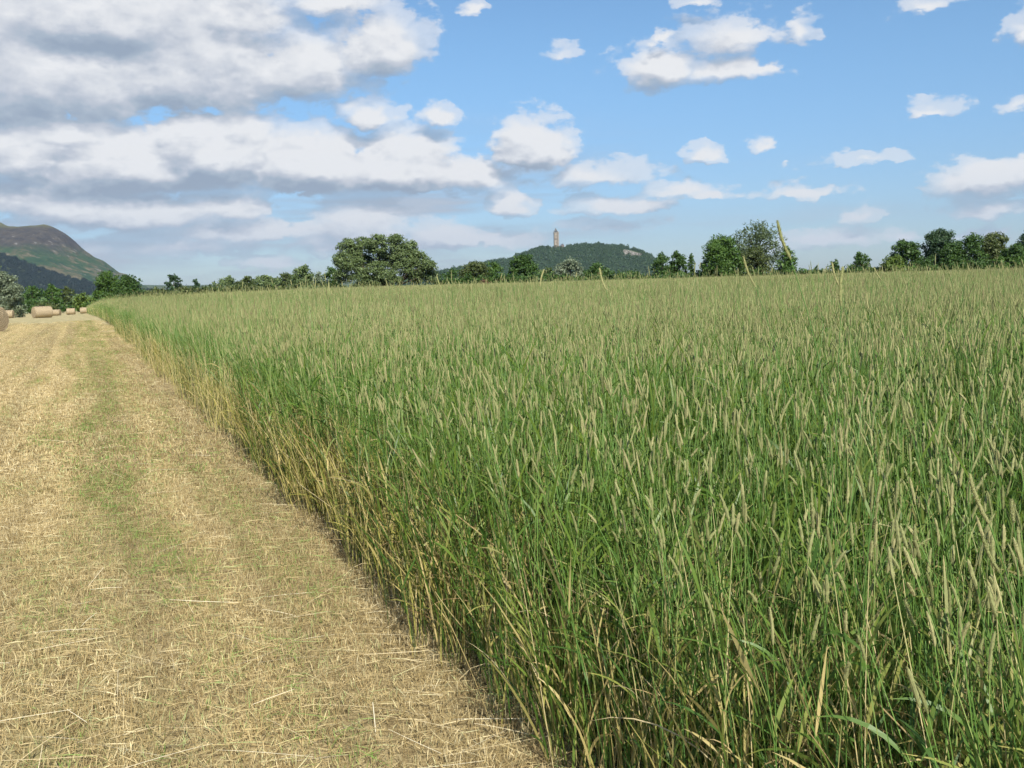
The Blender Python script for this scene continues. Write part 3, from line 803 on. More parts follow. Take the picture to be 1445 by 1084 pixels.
def grow(name, label, cat, kind, lobes, h, size=.22, dens=26, trunk_r=.2, stems=None, group=None, loc=(0, 0, 0), holes=0.0, shell=.55, sub=7):
    """lobes: list of (x, y, z, rx, ry, rz) in metres about the base"""
    e = link(name, None, loc=loc, label=label, cat=cat, group=group)
    P = Parts()
    for (x, y, z, rx, ry, rz) in lobes:
        c = np.array([x, y, z]); r = np.array([rx, ry, rz])
        # each lobe is a bunch of smaller boughs over its surface
        ns = max(7, int(sub * 1.25 * (rx * ry * rz) ** (1 / 3)))
        v = rng.normal(0, 1, (ns, 3)); v[:, 2] = v[:, 2] * .9 + .15; v /= np.linalg.norm(v, axis=1, keepdims=True)
        for q in v:
            f = rng.uniform(.32, .54)
            sc = c + q * r * rng.uniform(.60, .92)
            if sc[2] < .3: sc[2] = .3 + rng.random() * .5
            sr = np.maximum(r * f, .25) * np.array([1, 1, rng.uniform(.6, .95)])
            area = (sr[0] * sr[1] * sr[2]) ** (2 / 3) * 12.5
            leaf_cloud(P, sc, sr, max(12, int(area * dens * (.22 / size) ** 2 / 4)), size, shell, holes)
        if holes < .2:
            area = (rx * ry * rz) ** (2 / 3) * 12.5
            leaf_cloud(P, c, r * .68, int(area * .5 * dens * (.22 / size) ** 2 / 5), size * 1.5, .8)
    link('crown', P.mesh('crown', [FM[kind]]), parent=e)
    if name == 'hedge': return e
    P = Parts()
    st = stems or [(0, 0, 0, 0, h * .75)]
    for (bx, by, tx, ty, tz) in st:
        K = 7; k = np.linspace(0, 1, K + 1)[:, None]
        b0 = np.array([bx, by, -.2]); b1 = np.array([tx, ty, tz])
        pts = b0 + (b1 - b0) * k + np.sin(k * 5 + bx) * np.array([.12, .08, 0]) * h * .06
        d = np.gradient(pts, axis=0); d /= np.linalg.norm(d, axis=1, keepdims=True)
        tubes(P, pts[None], d[None], trunk_r * (1.15 - k[:, 0] * .85), 8, 0, np.array([.5]))
    # limbs run from the stems into the lobes
    for (x, y, z, rx, ry, rz) in lobes:
        s_ = min(st, key=lambda q: abs(q[2] - x) + abs(q[3] - y))
        f = min(.85, max(.25, .55 * z / max(s_[4], .1)))
        b0 = np.array([s_[0] + (s_[2] - s_[0]) * f, s_[1] + (s_[3] - s_[1]) * f, s_[4] * f])
        K = 5; k = np.linspace(0, 1, K + 1)[:, None]
        b1 = np.array([x, y, z + rz * .4])
        pts = b0 + (b1 - b0) * k + np.sin(k * 3.1) * np.array([0, 0, .12 * abs(z - b0[2])])
        d = np.gradient(pts, axis=0); d /= np.linalg.norm(d, axis=1, keepdims=True) + 1e-9
        tubes(P, pts[None], d[None], trunk_r * .45 * (1.05 - k[:, 0] * .85), 6, 0, np.array([.5]))
    link('trunk', P.mesh('trunk', [mbk], True), parent=e)
    return e

def tree_px(px0, px1, ytop, Y, kind, label, name='tree', cat='tree', shape='round', size=None, dens=26, nl=9, holes=0.0, group=None, low=.0, shell=.55):
    """a tree whose crown spans photo columns px0..px1 and tops out at row ytop, standing Y metres away"""
    pc = (px0 + px1) / 2
    top = at(pc, ytop, Y); l = at(px0, ytop, Y); r_ = at(px1, ytop, Y)
    gz = float(ground_z(top.x, top.y))
    w = (r_.x - l.x); h = top.z - gz
    lobes = []
    R = w / 2
    if shape == 'round':
        for i in range(nl):
            a = i * 2.4 + rng.random(); t = (i + .5) / nl
            zz = h * (low + .14 + (.80 - low - .06) * t)
            rr = R * .58 * math.sqrt(max(.05, 1 - (2 * (t - .30)) ** 2 * .55))
            q = rng.uniform(.42, .56)
            lobes.append((rr * math.cos(a), rr * math.sin(a), zz, R * q, R * q, min(h * .22, R * q * .9) + .1))
        lobes.append((rng.uniform(-.15, .15) * R, 0, h * .84, R * .34, R * .34, h * .16))
    elif shape == 'cone':
        for i in range(nl):
            t = (i + .5) / nl; a = i * 2.4
            rr = R * .5 * (1 - t * .8)
            lobes.append((rr * math.cos(a), rr * math.sin(a), h * (low + .10 + .78 * t), R * (.55 - .32 * t), R * (.55 - .32 * t), h * .14))
    elif shape == 'bush':
        for i in range(nl):
            x = (-1 + 2 * (i + .5) / nl) * R * .8
            q = math.sqrt(max(.15, 1 - (x / R) ** 2)) * rng.uniform(.75, 1.05)
            lobes.append((x, rng.uniform(-.3, .3) * R, h * .45 * q, max(R / nl * 1.7, .3), R * .45, h * .48 * q))
    size = size or max(.10, Y * .00092)
    return grow(name, label, cat, kind, lobes, h, size, dens, max(.06, h * .022), None, group, (top.x, top.y, gz), holes, shell)

GT = 'trees and bushes along the far side of the field'
def T(*a, **k): return tree_px(*a, group=GT, **k)
def B(*a, **k): return tree_px(*a, name='bush', cat='bush', shape='bush', group=GT, **k)

# big multi-stemmed willow
def big_willow():
    Y = 205.0
    p = at(545, 400, Y); gz = float(ground_z(p.x, p.y)); s = Y / F
    def L(px, py, r, rz=None, y=0):
        q = at(px, py, Y); return (q.x - p.x, y, q.z - gz, r * s, r * s, (rz or r) * s)
    lobes = [L(492, 352, 17, 14), L(512, 345, 17, 13, 1), L(533, 342, 16, 11, -1), L(557, 343, 18, 12), L(575, 352, 16, 14, 1.5), L(590, 366, 15, 13), L(603, 378, 15, 12, -1),
             L(480, 366, 13, 12), L(497, 372, 17, 13, -1), L(516, 366, 14, 12, 2), L(541, 362, 13, 10, 2), L(556, 360, 12, 9, 1), L(531, 355, 13, 9, -1), L(565, 362, 13, 11, -1), L(503, 360, 12, 9, 0), L(536, 380, 17, 13, -2), L(556, 372, 14, 14, 1), L(575, 378, 17, 15, -1), L(590, 388, 17, 12, 1), L(510, 388, 17, 12, -1),
             L(484, 388, 14, 13), L(553, 392, 18, 11, -2), L(607, 392, 13, 10), L(525, 396, 18, 10)]
    grow('willow_tree', 'largest tree, a broad grey green willow with sky gaps in its domed crown', 'willow tree', 'willow', lobes, 9.5, .17, 30, .42,
         [(-1, 0, -5.5, 0, 6.5), (-.3, .3, -1.5, .5, 7.5), (.4, 0, 1.8, 0, 7.6), (1, 0, 5.5, -.5, 5.5)], GT, (p.x, p.y, gz), .12, .6, 8)
big_willow()

# --- left end of the field
T(-34, 30, 383, 150, 'silver', 'silvery leaved willow at the left border behind the bales', 'willow_tree', 'willow tree', nl=10, dens=34)
T(-60, 6, 366, 160, 'bright', 'yellow green tree above the silvery willow at the left border')
T(28, 62, 403, 235, 'dark', 'dark tree right of the silvery willow', nl=7)
T(58, 88, 402, 250, 'green', 'dull green tree over the large hay bale', nl=7)
T(80, 108, 404, 262, 'olive', 'olive tree between the large bale and the bright bush', nl=7)
B(22, 60, 416, 216, 'dark', 'dark low bush behind the large hay bale', nl=5)
B(50, 84, 420, 212, 'olive', 'olive green bush behind the half hidden bale', nl=4)
B(82, 104, 424, 210, 'dark', 'dark brown green bush behind the small bales', nl=4)
B(98, 134, 408, 214, 'bright', 'yellow green bush left of the round dark trees', nl=5)
T(128, 172, 384, 222, 'green', 'taller round green tree above the corner of the crop', nl=10, low=.02)
T(158, 204, 391, 216, 'dark', 'dark round tree right of the taller one at the crop corner', nl=10, low=.02)
B(118, 160, 414, 204, 'green', 'low green bush between the last bale and the crop corner', nl=5)
B(196, 240, 402, 300, 'olive', 'low scrub just right of the round dark trees', nl=8)
T(231, 257, 386, 340, 'blue', 'small dark tree standing alone on the left skyline', nl=7)
T(269, 285, 393, 380, 'blue', 'tiny rounded tree on the left skyline', nl=5)
B(236, 290, 400, 290, 'olive', 'grey green scrub under the two skyline trees', nl=9)
B(282, 325, 396, 280, 'willow', 'pale grey scrub left of the yellow green bush', nl=7)
T(306, 336, 389, 300, 'willow', 'low pale willow on the left skyline', nl=6, low=.02)
T(330, 364, 391, 290, 'olive', 'low olive tree beside the pale skyline willow', nl=6, low=.02)
B(318, 368, 402, 262, 'olive', 'brownish scrub before the low skyline trees', nl=7)
B(366, 400, 396, 255, 'bright', 'bright yellow green bush left of the big willow', nl=5)
T(352, 398, 389, 310, 'willow', 'grey willow behind the bright yellow green bush', nl=7, low=.02)
T(386, 420, 386, 320, 'olive', 'dull green tree behind the pale domed willow', nl=7, low=.02)
T(408, 446, 375, 262, 'willow', 'pale domed willow left of the big willow', nl=8, low=.02)
T(436, 462, 385, 258, 'silver', 'small pale grey willow beside the dark shrub', nl=6, low=.02, dens=20)
T(456, 488, 377, 240, 'dark', 'dark shrub tree leaning into the left side of the big willow', nl=7, low=.02)
B(486, 545, 390, 198, 'olive', 'olive bush under the left half of the big willow', nl=7)
B(396, 470, 400, 232, 'willow', 'low grey green scrub left of the big willow', nl=9)
# --- middle hedge and trees
def hedge(px0, px1, y0, y1, Y, kind, label):
    n = int((px1 - px0) / 9)
    pc = (px0 + px1) / 2; c = at(pc, (y0 + y1) / 2, Y)
    lobes = []
    for i in range(n):
        px = px0 + (px1 - px0) * (i + .5) / n; py = y0 + (y1 - y0) * (i + .5) / n
        q = at(px, py + rng.uniform(-5, 3), Y); h = q.z
        lobes.append((q.x - c.x, rng.uniform(-.8, .8), h * .46, Y / F * 10, 1.3, h * .56))
    return grow('hedge', label, 'hedge', kind, lobes, 2.5, Y * .0011, 24, .05, [(l[0], 0, l[0], 0, l[2]) for l in lobes[::2]], 'hedges closing the far side of the field', (c.x, c.y, 0))
hedge(612, 950, 391, 384, 206, 'dark', 'long dark hedge under the tower and the wooded hill')
hedge(930, 1260, 384, 376, 206, 'dark', 'hedge below the bright tree and the tall airy tree')
hedge(1240, 1560, 376, 368, 206, 'dark', 'hedge at the foot of the dark tree group on the right')
hedge(190, 470, 411, 399, 236, 'olive', 'low scrubby hedge along the left half of the field')
T(622, 652, 381, 232, 'dark', 'low dark tree just right of the big willow', nl=6, low=.02)
T(646, 690, 369, 225, 'olive', 'mid green tree left of the wooded hill', nl=9, low=.02)
T(680, 712, 370, 228, 'green', 'green tree joined to the left of the dense dark tree', nl=7, low=.02)
B(672, 692, 387, 203, 'rust', 'small rust brown bush in the hedge', nl=3)
T(716, 760, 359, 218, 'dark', 'dense dark tree left of the tower', nl=11, low=.02)
T(758, 786, 376, 232, 'willow', 'small pale willow below the tower', nl=6, low=.02)
T(782, 826, 365, 222, 'silver', 'rounded pale silver willow in front of the wooded hill', nl=9, low=.02, dens=20)
T(822, 864, 374, 214, 'dark', 'dark low tree right of the rounded silver willow', nl=8, low=.02)
B(862, 905, 379, 212, 'green', 'low green bush below the cliff of the wooded hill', nl=6)
B(900, 926, 384, 212, 'dark', 'low dark bush left of the dark tree group', nl=4)
T(918, 950, 356, 210, 'dark', 'left tree of the dark group right of the wooded hill', nl=10, low=.02)
T(940, 972, 354, 212, 'dark', 'middle tree of the dark group right of the wooded hill', nl=10, low=.02)
T(966, 985, 355, 208, 'dark', 'slim right tree of the dark group beside the wooded hill', nl=8, low=.02, shape='cone')
T(987, 1048, 337, 202, 'green', 'dense bright green tree left of the tall airy tree', nl=16, low=.0)
T(1028, 1108, 315, 214, 'airy', 'tall airy tree with sky showing through its thin crown', nl=12, low=.16, holes=.50, dens=11)
T(1036, 1086, 350, 208, 'olive', 'brownish bush like tree below the tall airy tree', nl=9, low=.0)
T(1086, 1136, 343, 206, 'green', 'green tree under the right side of the tall airy tree', nl=10, low=.0, shape='cone')
B(1130, 1172, 374, 215, 'dark', 'low dark scrub right of the tall airy tree', nl=6)
T(1167, 1189, 366, 225, 'dark', 'very small tree left of the small round tree', nl=5, low=.02)
T(1198, 1230, 356, 216, 'dark', 'small round tree standing alone above the right hedge', nl=7, low=.05)
T(1241, 1282, 361, 203, 'bright', 'light green bushy tree at the left foot of the right group', nl=8, low=.0)
T(1256, 1304, 338, 212, 'dark', 'dark tree behind the light green bushy tree', nl=11, low=.0)
T(1299, 1353, 322, 214, 'blue', 'tallest tree of the right group with a thin domed top', nl=12, low=.1, holes=.2)
T(1318, 1372, 344, 208, 'dark', 'dark rounded tree filling the middle of the right group', nl=11, low=.0)
T(1350, 1392, 330, 206, 'dark', 'pointed dark tree right of the tallest one in the right group', nl=11, low=.0)
T(1378, 1428, 328, 212, 'olive', 'brownish crowned tree in the right group', nl=12, low=.0)
T(1410, 1456, 346, 205, 'dark', 'low dark tree near the right border', nl=9, low=.0)
T(1432, 1480, 325, 210, 'blue', 'blue green tree cut off by the right border', nl=10, low=.05)

B(1278, 1330, 360, 207, 'dark', 'dark undergrowth between the light green bushy tree and the tallest tree', nl=6)
B(1330, 1400, 358, 204, 'dark', 'dark undergrowth below the middle of the right tree group', nl=7)
B(1395, 1470, 356, 203, 'green', 'mid green undergrowth at the right border below the trees', nl=7)
B(700, 760, 384, 209, 'dark', 'dark bush at the foot of the dense dark tree', nl=6)
B(905, 990, 382, 205, 'dark', 'dark bush in front of the dark tree group', nl=8)
B(626, 668, 384, 214, 'green', 'mid green bush between the big willow and the mid green tree', nl=5)
# ------------------------------------------------------------------ far hills
def interp(pts, x):
    a = np.array(pts, float); return np.interp(x, a[:, 0], a[:, 1])

def ridge_hill(name, prof, Y, depth_f, depth_b, px0, px1, mat, rough, label, nx=300, ny=90, fpow=1.25, zfront=0.0):
    """height field whose skyline, seen from the field, follows a profile; it has real depth front and back"""
    pxs = np.linspace(px0, px1, nx)
    top = np.array([at(px, float(interp(prof, px)), Y) for px in pxs])
    v = np.linspace(0, 1, ny)
    X = np.zeros((ny, nx)); YY = np.zeros((ny, nx)); Z = np.zeros((ny, nx))
    for i, t in enumerate(v):
        if t < .7: yy = -depth_f * (1 - t / .7); hf = (t / .7) ** fpow
        else: yy = depth_b * (t - .7) / .3; hf = max(0, 1 - ((t - .7) / .3) ** 1.5)
        X[i] = top[:, 0] * (1 + yy / Y * (1.0 if yy > 0 else .5)); YY[i] = top[:, 1] + yy; Z[i] = top[:, 2] * hf
    nz = vn.fbm(X / rough[0], YY / rough[0] * .6, 6) - .5
    am = np.clip(Z / top[:, 2].max(), 0, 1) * rough[1]
    nz = nz + .22 * (np.abs(vn.fbm(X / rough[0] * 3.7, YY / rough[0] * 3, 5) - .5) * 2 - .25)
    edge = 1 - np.exp(-((v[:, None] - .7) / .07) ** 2) * .8
    Z = Z + nz * am * edge - 3 * (v[:, None] < .01)
    i = np.arange(ny - 1)[:, None] * nx; j = np.arange(nx - 1)[None, :]
    Q = np.stack([i + j, i + j + 1, i + nx + j + 1, i + nx + j], -1)
    me = mesh_from(name, np.stack([X, YY, Z], -1).reshape(-1, 3), Q, [mat], smooth=True)
    link(name, me, label=label, kind='structure')
    return X, YY, Z

# craggy hill at the left
mh, G = new_mat('craggy_hillside')
geo = G.n('ShaderNodeNewGeometry'); pos = geo.outputs['Position']
hx, hy, hz = G.sep(pos)
n1 = G.noise(pos, .0058, 8, .70); n2 = G.noise(pos, .019, 7, .72); n3 = G.noise(pos, .0022, 3)
base = G.ramp(G.m('ADD', G.m('MULTIPLY', n1, .6), G.m('MULTIPLY', n2, .4)), [(.40, (.016, .050, .018)), (.49, (.038, .078, .022)), (.53, (.085, .085, .040)), (.58, (.175, .140, .070)), (.64, (.06, .07, .035)), (.70, (.14, .12, .08))])
hth = G.ramp(n2, [(.35, (.040, .034, .032)), (.6, (.085, .070, .050)), (.75, (.13, .115, .055))])
c = G.mix(G.ss(G.m('ADD', hz, G.m('MULTIPLY_ADD', n3, 240, -120)), 215, 330), base, hth)
c = G.mix(G.m('MULTIPLY', G.ss(n2, .60, .66), .8), c, (.26, .245, .23))
c = G.mix(G.m('MULTIPLY', G.ss(hz, 385, 425), .8), c, (.15, .15, .055))
finish(G, c, .95, .05, bump=(n2, 1.0, 25))
DUM = [(-700, 372), (-500, 352), (-350, 345), (-220, 335), (-120, 326), (-60, 318), (-20, 315), (0, 315), (12, 321), (24, 321.5), (36, 320), (50, 319), (62, 317), (74, 320.5), (88, 328), (97, 334), (106, 341),
       (120, 354), (133, 363), (148, 370), (160, 379), (168, 385), (180, 388), (190, 395), (202, 403), (225, 410), (260, 412), (300, 411)]
ridge_hill('craggy_hill', DUM, 6200, 1500, 2500, -700, 300, mh, (420, 190), 'tall craggy hill at the left, brown and green with pale rocks', nx=420, ny=150, fpow=1.0)

# wooded spur below it; cloud shadow is put into its forest colour
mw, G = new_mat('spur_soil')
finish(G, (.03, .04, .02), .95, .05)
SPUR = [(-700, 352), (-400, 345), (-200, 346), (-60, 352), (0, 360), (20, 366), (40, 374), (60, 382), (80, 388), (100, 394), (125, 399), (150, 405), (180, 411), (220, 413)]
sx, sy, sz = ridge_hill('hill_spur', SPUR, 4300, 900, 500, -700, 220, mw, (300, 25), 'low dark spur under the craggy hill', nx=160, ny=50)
# long low blue ridge behind the left skyline
mr, G = new_mat('far_ridge_ground')
finish(G, G.ramp(G.noise(G.n('ShaderNodeNewGeometry').outputs['Position'], .004, 4), [(.4, (.05, .08, .04)), (.6, (.10, .12, .06))]), .95, .05)
ridge_hill('far_ridge', [(100, 408), (200, 402), (260, 403), (330, 400), (420, 397), (520, 396), (640, 393), (760, 392), (900, 391), (1100, 385), (1300, 380), (1500, 374), (1800, 370)], 7000, 1500, 1500, 100, 1800, mr, (500, 18), 'long low distant ridge behind the trees', nx=120, ny=30)

# wooded crag with the tower
mc, G = new_mat('crag_slope')
pos = G.n('ShaderNodeNewGeometry').outputs['Position']
finish(G, G.ramp(G.noise(pos, .02, 5), [(.4, (.02, .04, .015)), (.6, (.04, .07, .025))]), .95, .05)
CRAG = [(560, 398), (600, 390), (622, 386), (640, 382), (660, 378), (690, 372), (715, 368), (733, 362), (748, 356), (765, 351), (790, 351), (802, 349), (815, 347), (830, 347), (850, 347.5), (870, 349), (885, 351), (900, 355),
        (910, 360), (920, 366), (926, 372), (935, 380), (950, 392), (990, 400)]
cx, cy, cz = ridge_hill('wooded_hill', CRAG, 3265, 420, 600, 560, 990, mc, (120, 14), 'wooded hill in the middle distance that carries the tower', nx=220, ny=90, fpow=.8)

def canopy(name, X, Y, Z, n, rad, kind, label, keep=None, seed=1):
    """broadleaf canopy over a hill: small crowns made of leaf sprays, scattered with instancing"""
    protos = []
    for q in range(5):
        P = Parts()
        for w in range(6):
            a = w * 2.4 + q; leaf_cloud(P, np.array([math.cos(a) * .45, math.sin(a) * .45, .1 + .12 * w]), np.array([.5, .5, .42]), 60, .14, .5)
        leaf_cloud(P, np.array([0, 0, .3]), np.array([.7, .7, .6]), 60, .2, .6)
        protos.append(P.mesh('canopy_clump', [FM[kind]]))
    c = proto_collection(name + '_clump', protos)
    r = np.random.default_rng(seed)
    ny, nx = X.shape
    u = r.random(n) * (ny - 1.001); v = r.random(n) * (nx - 1.001)
    i = u.astype(int); j = v.astype(int); fu = u - i; fv = v - j
    def bl(A): return A[i, j] * (1 - fu) * (1 - fv) + A[i + 1, j] * fu * (1 - fv) + A[i, j + 1] * (1 - fu) * fv + A[i + 1, j + 1] * fu * fv
    x, y, z = bl(X), bl(Y), bl(Z)
    k = z > 1
    if keep is not None: k &= keep(x, y, z, u / (ny - 1), v / (nx - 1))
    x, y, z = x[k], y[k], z[k]; m = len(x)
    s = rad * r.uniform(.5, 1.0, m) ** 1.5 * 1.6
    scatter(name, c, np.stack([x, y, z - .1 * s], -1), np.stack([np.zeros(m), np.zeros(m), r.random(m) * 6.28], -1), np.stack([s, s, s * r.uniform(.9, 1.5, m)], -1), r.integers(0, 5, m), label=label, cat='woodland', kind='stuff')
    print(name, m)

def keep_crag(x, y, z, u, v):
    px = 560 + v * 430
    cliff = (px > 876) & (px < 906) & (u > .42) & (u < .69)
    tower = (np.abs(px - 787) < 12) & (u > .655) & (u < .80)
    return ~cliff & ~tower & (u < .85)
canopy('hill_woodland', cx, cy, cz, 9500, 6.5, 'blue', 'dark green woodland covering the hill under the tower', keep_crag, 3)
canopy('spur_forest', sx, sy, sz, 9000, 9.5, 'conifer_shaded', 'forest on the low spur under the craggy hill, painted dark as cloud shadow', lambda x, y, z, u, v: (u < .9), 4)

# pale cliff set into the crag
mk, G = new_mat('cliff_rock')
pos = G.n('ShaderNodeNewGeometry').outputs['Position']
rn = G.noise(G.v('MULTIPLY', pos, (.12, .12, .04)), 1, 6, .7)
finish(G, G.ramp(rn, [(.38, (.06, .065, .045)), (.5, (.20, .185, .155)), (.68, (.31, .29, .255))]), .9, .1, bump=(rn, 1, 4))
def cliff():
    nx, ny = 60, 30
    V = []
    for i in range(ny):
        t = i / (ny - 1)
        for j in range(nx):
            u = j / (nx - 1)
            px = 876 + 30 * u
            ytop = 351.5 + 7 * u ** 1.5; ybot = 360 + 12 * min(1, u * 1.5)
            py = ybot + (ytop - ybot) * t
            ed = min(u, 1 - u, .5) * 2
            Y = 3265 - 178 + 98 * t - 18 * (vn.fbm(u * 9, t * 5) - .5) * 2 + 70 * (1 - min(1, ed * 4)) ** 2
            V.append(at(px, py, Y))
    i = np.arange(ny - 1)[:, None] * nx; j = np.arange(nx - 1)[None, :]
    link('cliff', mesh_from('cliff', V, np.stack([i + j, i + j + 1, i + nx + j + 1, i + nx + j], -1), [mk], smooth=False), kind='structure', label='pale rock cliff on the wooded hill')
cliff()

# ------------------------------------------------------------------ tower and gatehouse
mt, G = new_mat('tower_stone')
oc = G.n('ShaderNodeTexCoord').outputs['Object']
br = G.n('ShaderNodeTexBrick'); G.lk(G.v('MULTIPLY', oc, (1, 1, 1)), br.inputs[0])
br.inputs['Scale'].default_value = .5; br.inputs['Color1'].default_value = (.27, .235, .18, 1); br.inputs['Color2'].default_value = (.36, .315, .24, 1); br.inputs['Mortar'].default_value = (.22, .18, .14, 1)
tn = G.noise(oc, .25, 5, .65)
finish(G, G.mix(G.m('MULTIPLY', tn, .6), br.outputs[0], (.25, .20, .165)), .9, .1)
mtp, G = new_mat('crown_stone')
finish(G, G.ramp(G.noise(G.n('ShaderNodeTexCoord').outputs['Object'], .4, 4), [(.35, (.13, .135, .14)), (.65, (.24, .24, .235))]), .85, .1)
mg, G = new_mat('dark_window')
finish(G, (.02, .022, .028), .3, .5)
mrf, G = new_mat('slate_roof')
finish(G, G.ramp(G.noise(G.n('ShaderNodeTexCoord').outputs['Object'], 1.5, 4), [(.35, (.09, .09, .10)), (.65, (.15, .15, .16))]), .6, .3)

import bmesh
class BM:
    def __init__(s): s.b = bmesh.new()
    def box(s, c, d, taper=1.0, rot=0):
        R = Matrix.Rotation(rot, 3, 'Z'); vs = []
        for z in (-1, 1):
            f = taper if z > 0 else 1
            for (x, y) in ((-1, -1), (1, -1), (1, 1), (-1, 1)):
                vs.append(s.b.verts.new(Vector(c) + R @ Vector((x * d[0] / 2 * f, y * d[1] / 2 * f, z * d[2] / 2))))
        for f in ((0, 3, 2, 1), (4, 5, 6, 7), (0, 1, 5, 4), (1, 2, 6, 5), (2, 3, 7, 6), (3, 0, 4, 7)): s.b.faces.new([vs[i] for i in f])
    def lathe(s, prof, c=(0, 0, 0), n=16):
        rings = []
        for (r, z) in prof: rings.append([s.b.verts.new((c[0] + r * math.cos(6.28318 * k / n), c[1] + r * math.sin(6.28318 * k / n), c[2] + z)) for k in range(n)])
        for a, b in zip(rings, rings[1:]):
            for k in range(n): s.b.faces.new((a[k], a[(k + 1) % n], b[(k + 1) % n], b[k]))
        s.b.faces.new(list(reversed(rings[0]))); s.b.faces.new(rings[-1])
    def bar(s, p, q, w):
        p = Vector(p); q = Vector(q); d = (q - p).normalized(); a = d.cross(Vector((0, 0, 1)))
        a = (a if a.length > .01 else Vector((1, 0, 0))).normalized(); b = d.cross(a)
        vs = [s.b.verts.new(o + a * w / 2 * x + b * w / 2 * y) for o in (p, q) for (x, y) in ((-1, -1), (1, -1), (1, 1), (-1, 1))]
        for f in ((0, 3, 2, 1), (4, 5, 6, 7), (0, 1, 5, 4), (1, 2, 6, 5), (2, 3, 7, 6), (3, 0, 4, 7)): s.b.faces.new([vs[i] for i in f])
    def gable(s, c, lx, ly, h, over=.4):
        x, y = lx / 2 + over, ly / 2 + over
        P_ = [(-x, -y, 0), (x, -y, 0), (x, y, 0), (-x, y, 0), (0, -y, h), (0, y, h)]
        v = [s.b.verts.new(Vector(c) + Vector(p)) for p in P_]
        for f in ((0, 1, 4), (2, 3, 5), (1, 2, 5, 4), (3, 0, 4, 5), (0, 3, 2, 1)): s.b.faces.new([v[i] for i in f])
    def obj(s, name, mat, parent, **k):
        me = bpy.data.meshes.new(name); bmesh.ops.recalc_face_normals(s.b, faces=s.b.faces); s.b.to_mesh(me); s.b.free(); me.materials.append(mat)
        return link(name, me, parent=parent, **k)

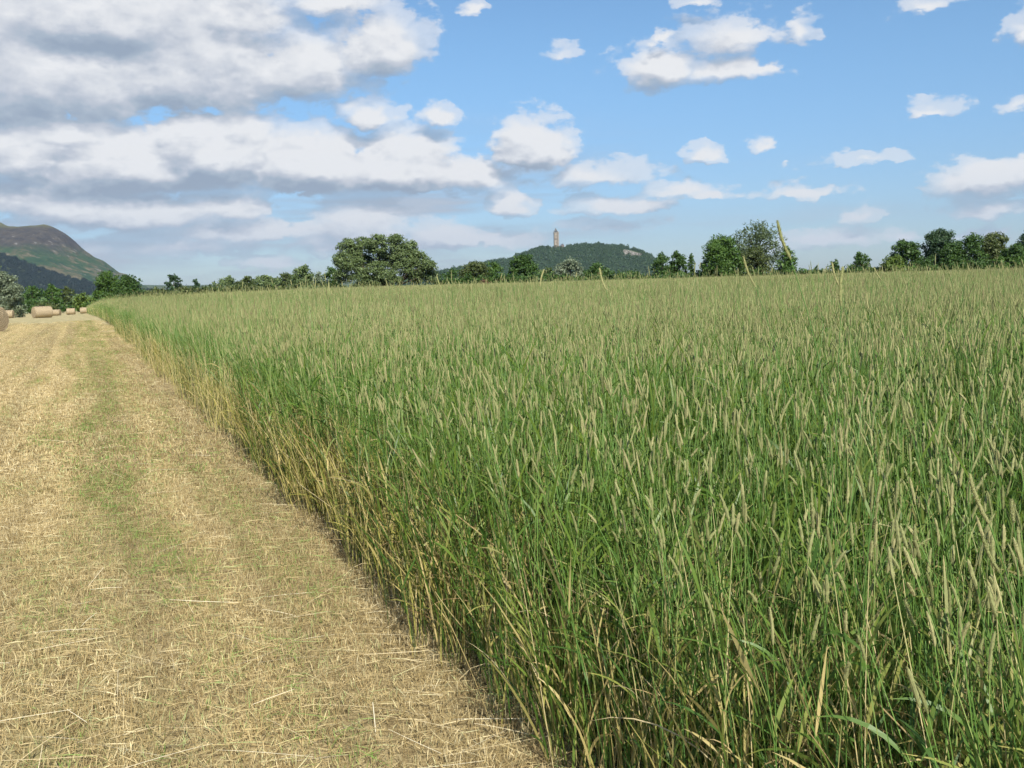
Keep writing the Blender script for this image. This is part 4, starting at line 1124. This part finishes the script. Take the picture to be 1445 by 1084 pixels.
def tower():
    Y = 3235.0
    b = at(784.8, 351.5, Y); t = at(784.8, 321, Y)
    Ht = t.z - b.z                      # about 68 m
    e = link('stone_tower', None, loc=(b.x, b.y, b.z - 4), rotz=math.radians(8), label='tall slim stone tower with an open crown spire on the wooded hill', cat='tower')
    z0 = 4; hs = Ht * .72; w = 12.5
    B_ = BM(); B_.box((0, 0, (z0 + 8) / 2), (w + 3, w + 3, z0 + 8), .93)
    B_.box((0, 0, z0 + 8 + (hs - 8) / 2), (w, w, hs - 8), .93)
    B_.obj('shaft', mt, e)
    B_ = BM(); B_.lathe([(2.6, 0), (2.4, hs - 3), (2.8, hs - 2), (2.8, hs + 3), (.1, hs + 7)], (w * .46, -w * .46, z0), 14); B_.obj('stair_turret', mt, e)
    B_ = BM(); wt = w * .93
    B_.box((0, 0, z0 + hs + .6), (wt + .9, wt + .9, 1.2))
    for s in (-1, 1):
        for k in range(6):
            B_.box((s * (wt / 2 + .1), -wt / 2 + (k + .5) * wt / 6, z0 + hs + 2.3), (.9, wt / 9, 2.2)); B_.box((-wt / 2 + (k + .5) * wt / 6, s * (wt / 2 + .1), z0 + hs + 2.3), (wt / 9, .9, 2.2))
    B_.obj('parapet', mt, e)
    B_ = BM(); ch = Ht - hs - 1.2; zb = z0 + hs + 1.2
    B_.lathe([(2.3, 0), (2.1, ch * .45), (1.9, ch * .46)], (0, 0, zb), 12)
    B_.lathe([(1.9, 0), (1.5, ch * .22), (.8, ch * .36), (.1, ch * .54)], (0, 0, zb + ch * .46), 12)
    for k in range(8):
        a = k * math.pi / 4 + math.pi / 8 * 0; r = wt / 2 * (1.12 if k % 2 else .9)
        pts = [(r, 0), (r * .90, ch * .24), (r * .64, ch * .46), (r * .34, ch * .64), (.8, ch * .78)]
        for (r0, h0), (r1, h1) in zip(pts, pts[1:]): B_.bar((r0 * math.cos(a), r0 * math.sin(a), zb + h0), (r1 * math.cos(a), r1 * math.sin(a), zb + h1), 1.3)
        B_.lathe([(.8, 0), (.7, ch * .3), (.05, ch * .42)], (r * math.cos(a), r * math.sin(a), zb), 6)
    B_.obj('crown_spire', mtp, e)
    for (x, z, hh) in ((0, .84, 3.5), (-2.2, .62, 2.6), (1.8, .62, 2.6), (0, .42, 2.6), (0, .22, 3)):
        B_ = BM(); B_.box((x, -w / 2 + .15 , z0 + hs * z), (1.3, 1.1, hh)); B_.obj('window', mg, e)
    B_ = BM(); B_.box((w / 2 - .1, 1, z0 + hs * .8), (1.0, 1.3, 3)); B_.obj('window', mg, e)
    # gatehouse
    g = at(793.6, 351.8, Y - 6)
    f = link('gatehouse', None, loc=(g.x, g.y, g.z - 3), rotz=math.radians(8), label='small gabled stone gatehouse right of the tower', cat='building')
    B_ = BM(); B_.box((0, 0, 7.5), (9.5, 11, 15)); B_.box((-9, 1.5, 4.2), (8.5, 7, 8.4)); B_.obj('wall', mt, f)
    B_ = BM(); B_.gable((0, 0, 15), 9.5, 11, 5); B_.gable((-9, 1.5, 8.4), 8.0, 7, 2.4, .2); rf = B_.obj('roof', mrf, f)
    B_ = BM(); B_.box((3.4, 3.5, 18.2), (1.2, 1.5, 4.6)); B_.obj('chimney', mt, rf)
    for (x, z) in ((-2.2, 10.5), (2.2, 10.5), (-2.2, 6), (2.2, 6)):
        B_ = BM(); B_.box((x, -5.45, z), (1.3, .5, 2)); B_.obj('window', mg, f)
tower()

# ------------------------------------------------------------------ air: thin haze round the whole scene
def haze():
    b = BM(); b.box((600, 3500, 270), (16000, 14000, 560)); 
    m = bpy.data.materials.new('air'); m.use_nodes = True; m.node_tree.nodes.clear(); G = NT(m.node_tree)
    p = G.n('ShaderNodeVolumePrincipled'); p.inputs['Color'].default_value = (.60, .76, .97, 1); p.inputs['Density'].default_value = HAZE
    p.inputs['Anisotropy'].default_value = 0.1
    o = G.n('ShaderNodeOutputMaterial'); G.lk(p.outputs[0], o.inputs['Volume'])
    b.obj('haze', m, None, kind='stuff', label='thin blue summer haze over the distant hills', cat='haze')
HAZE = 3.0e-5
import sys
haze()
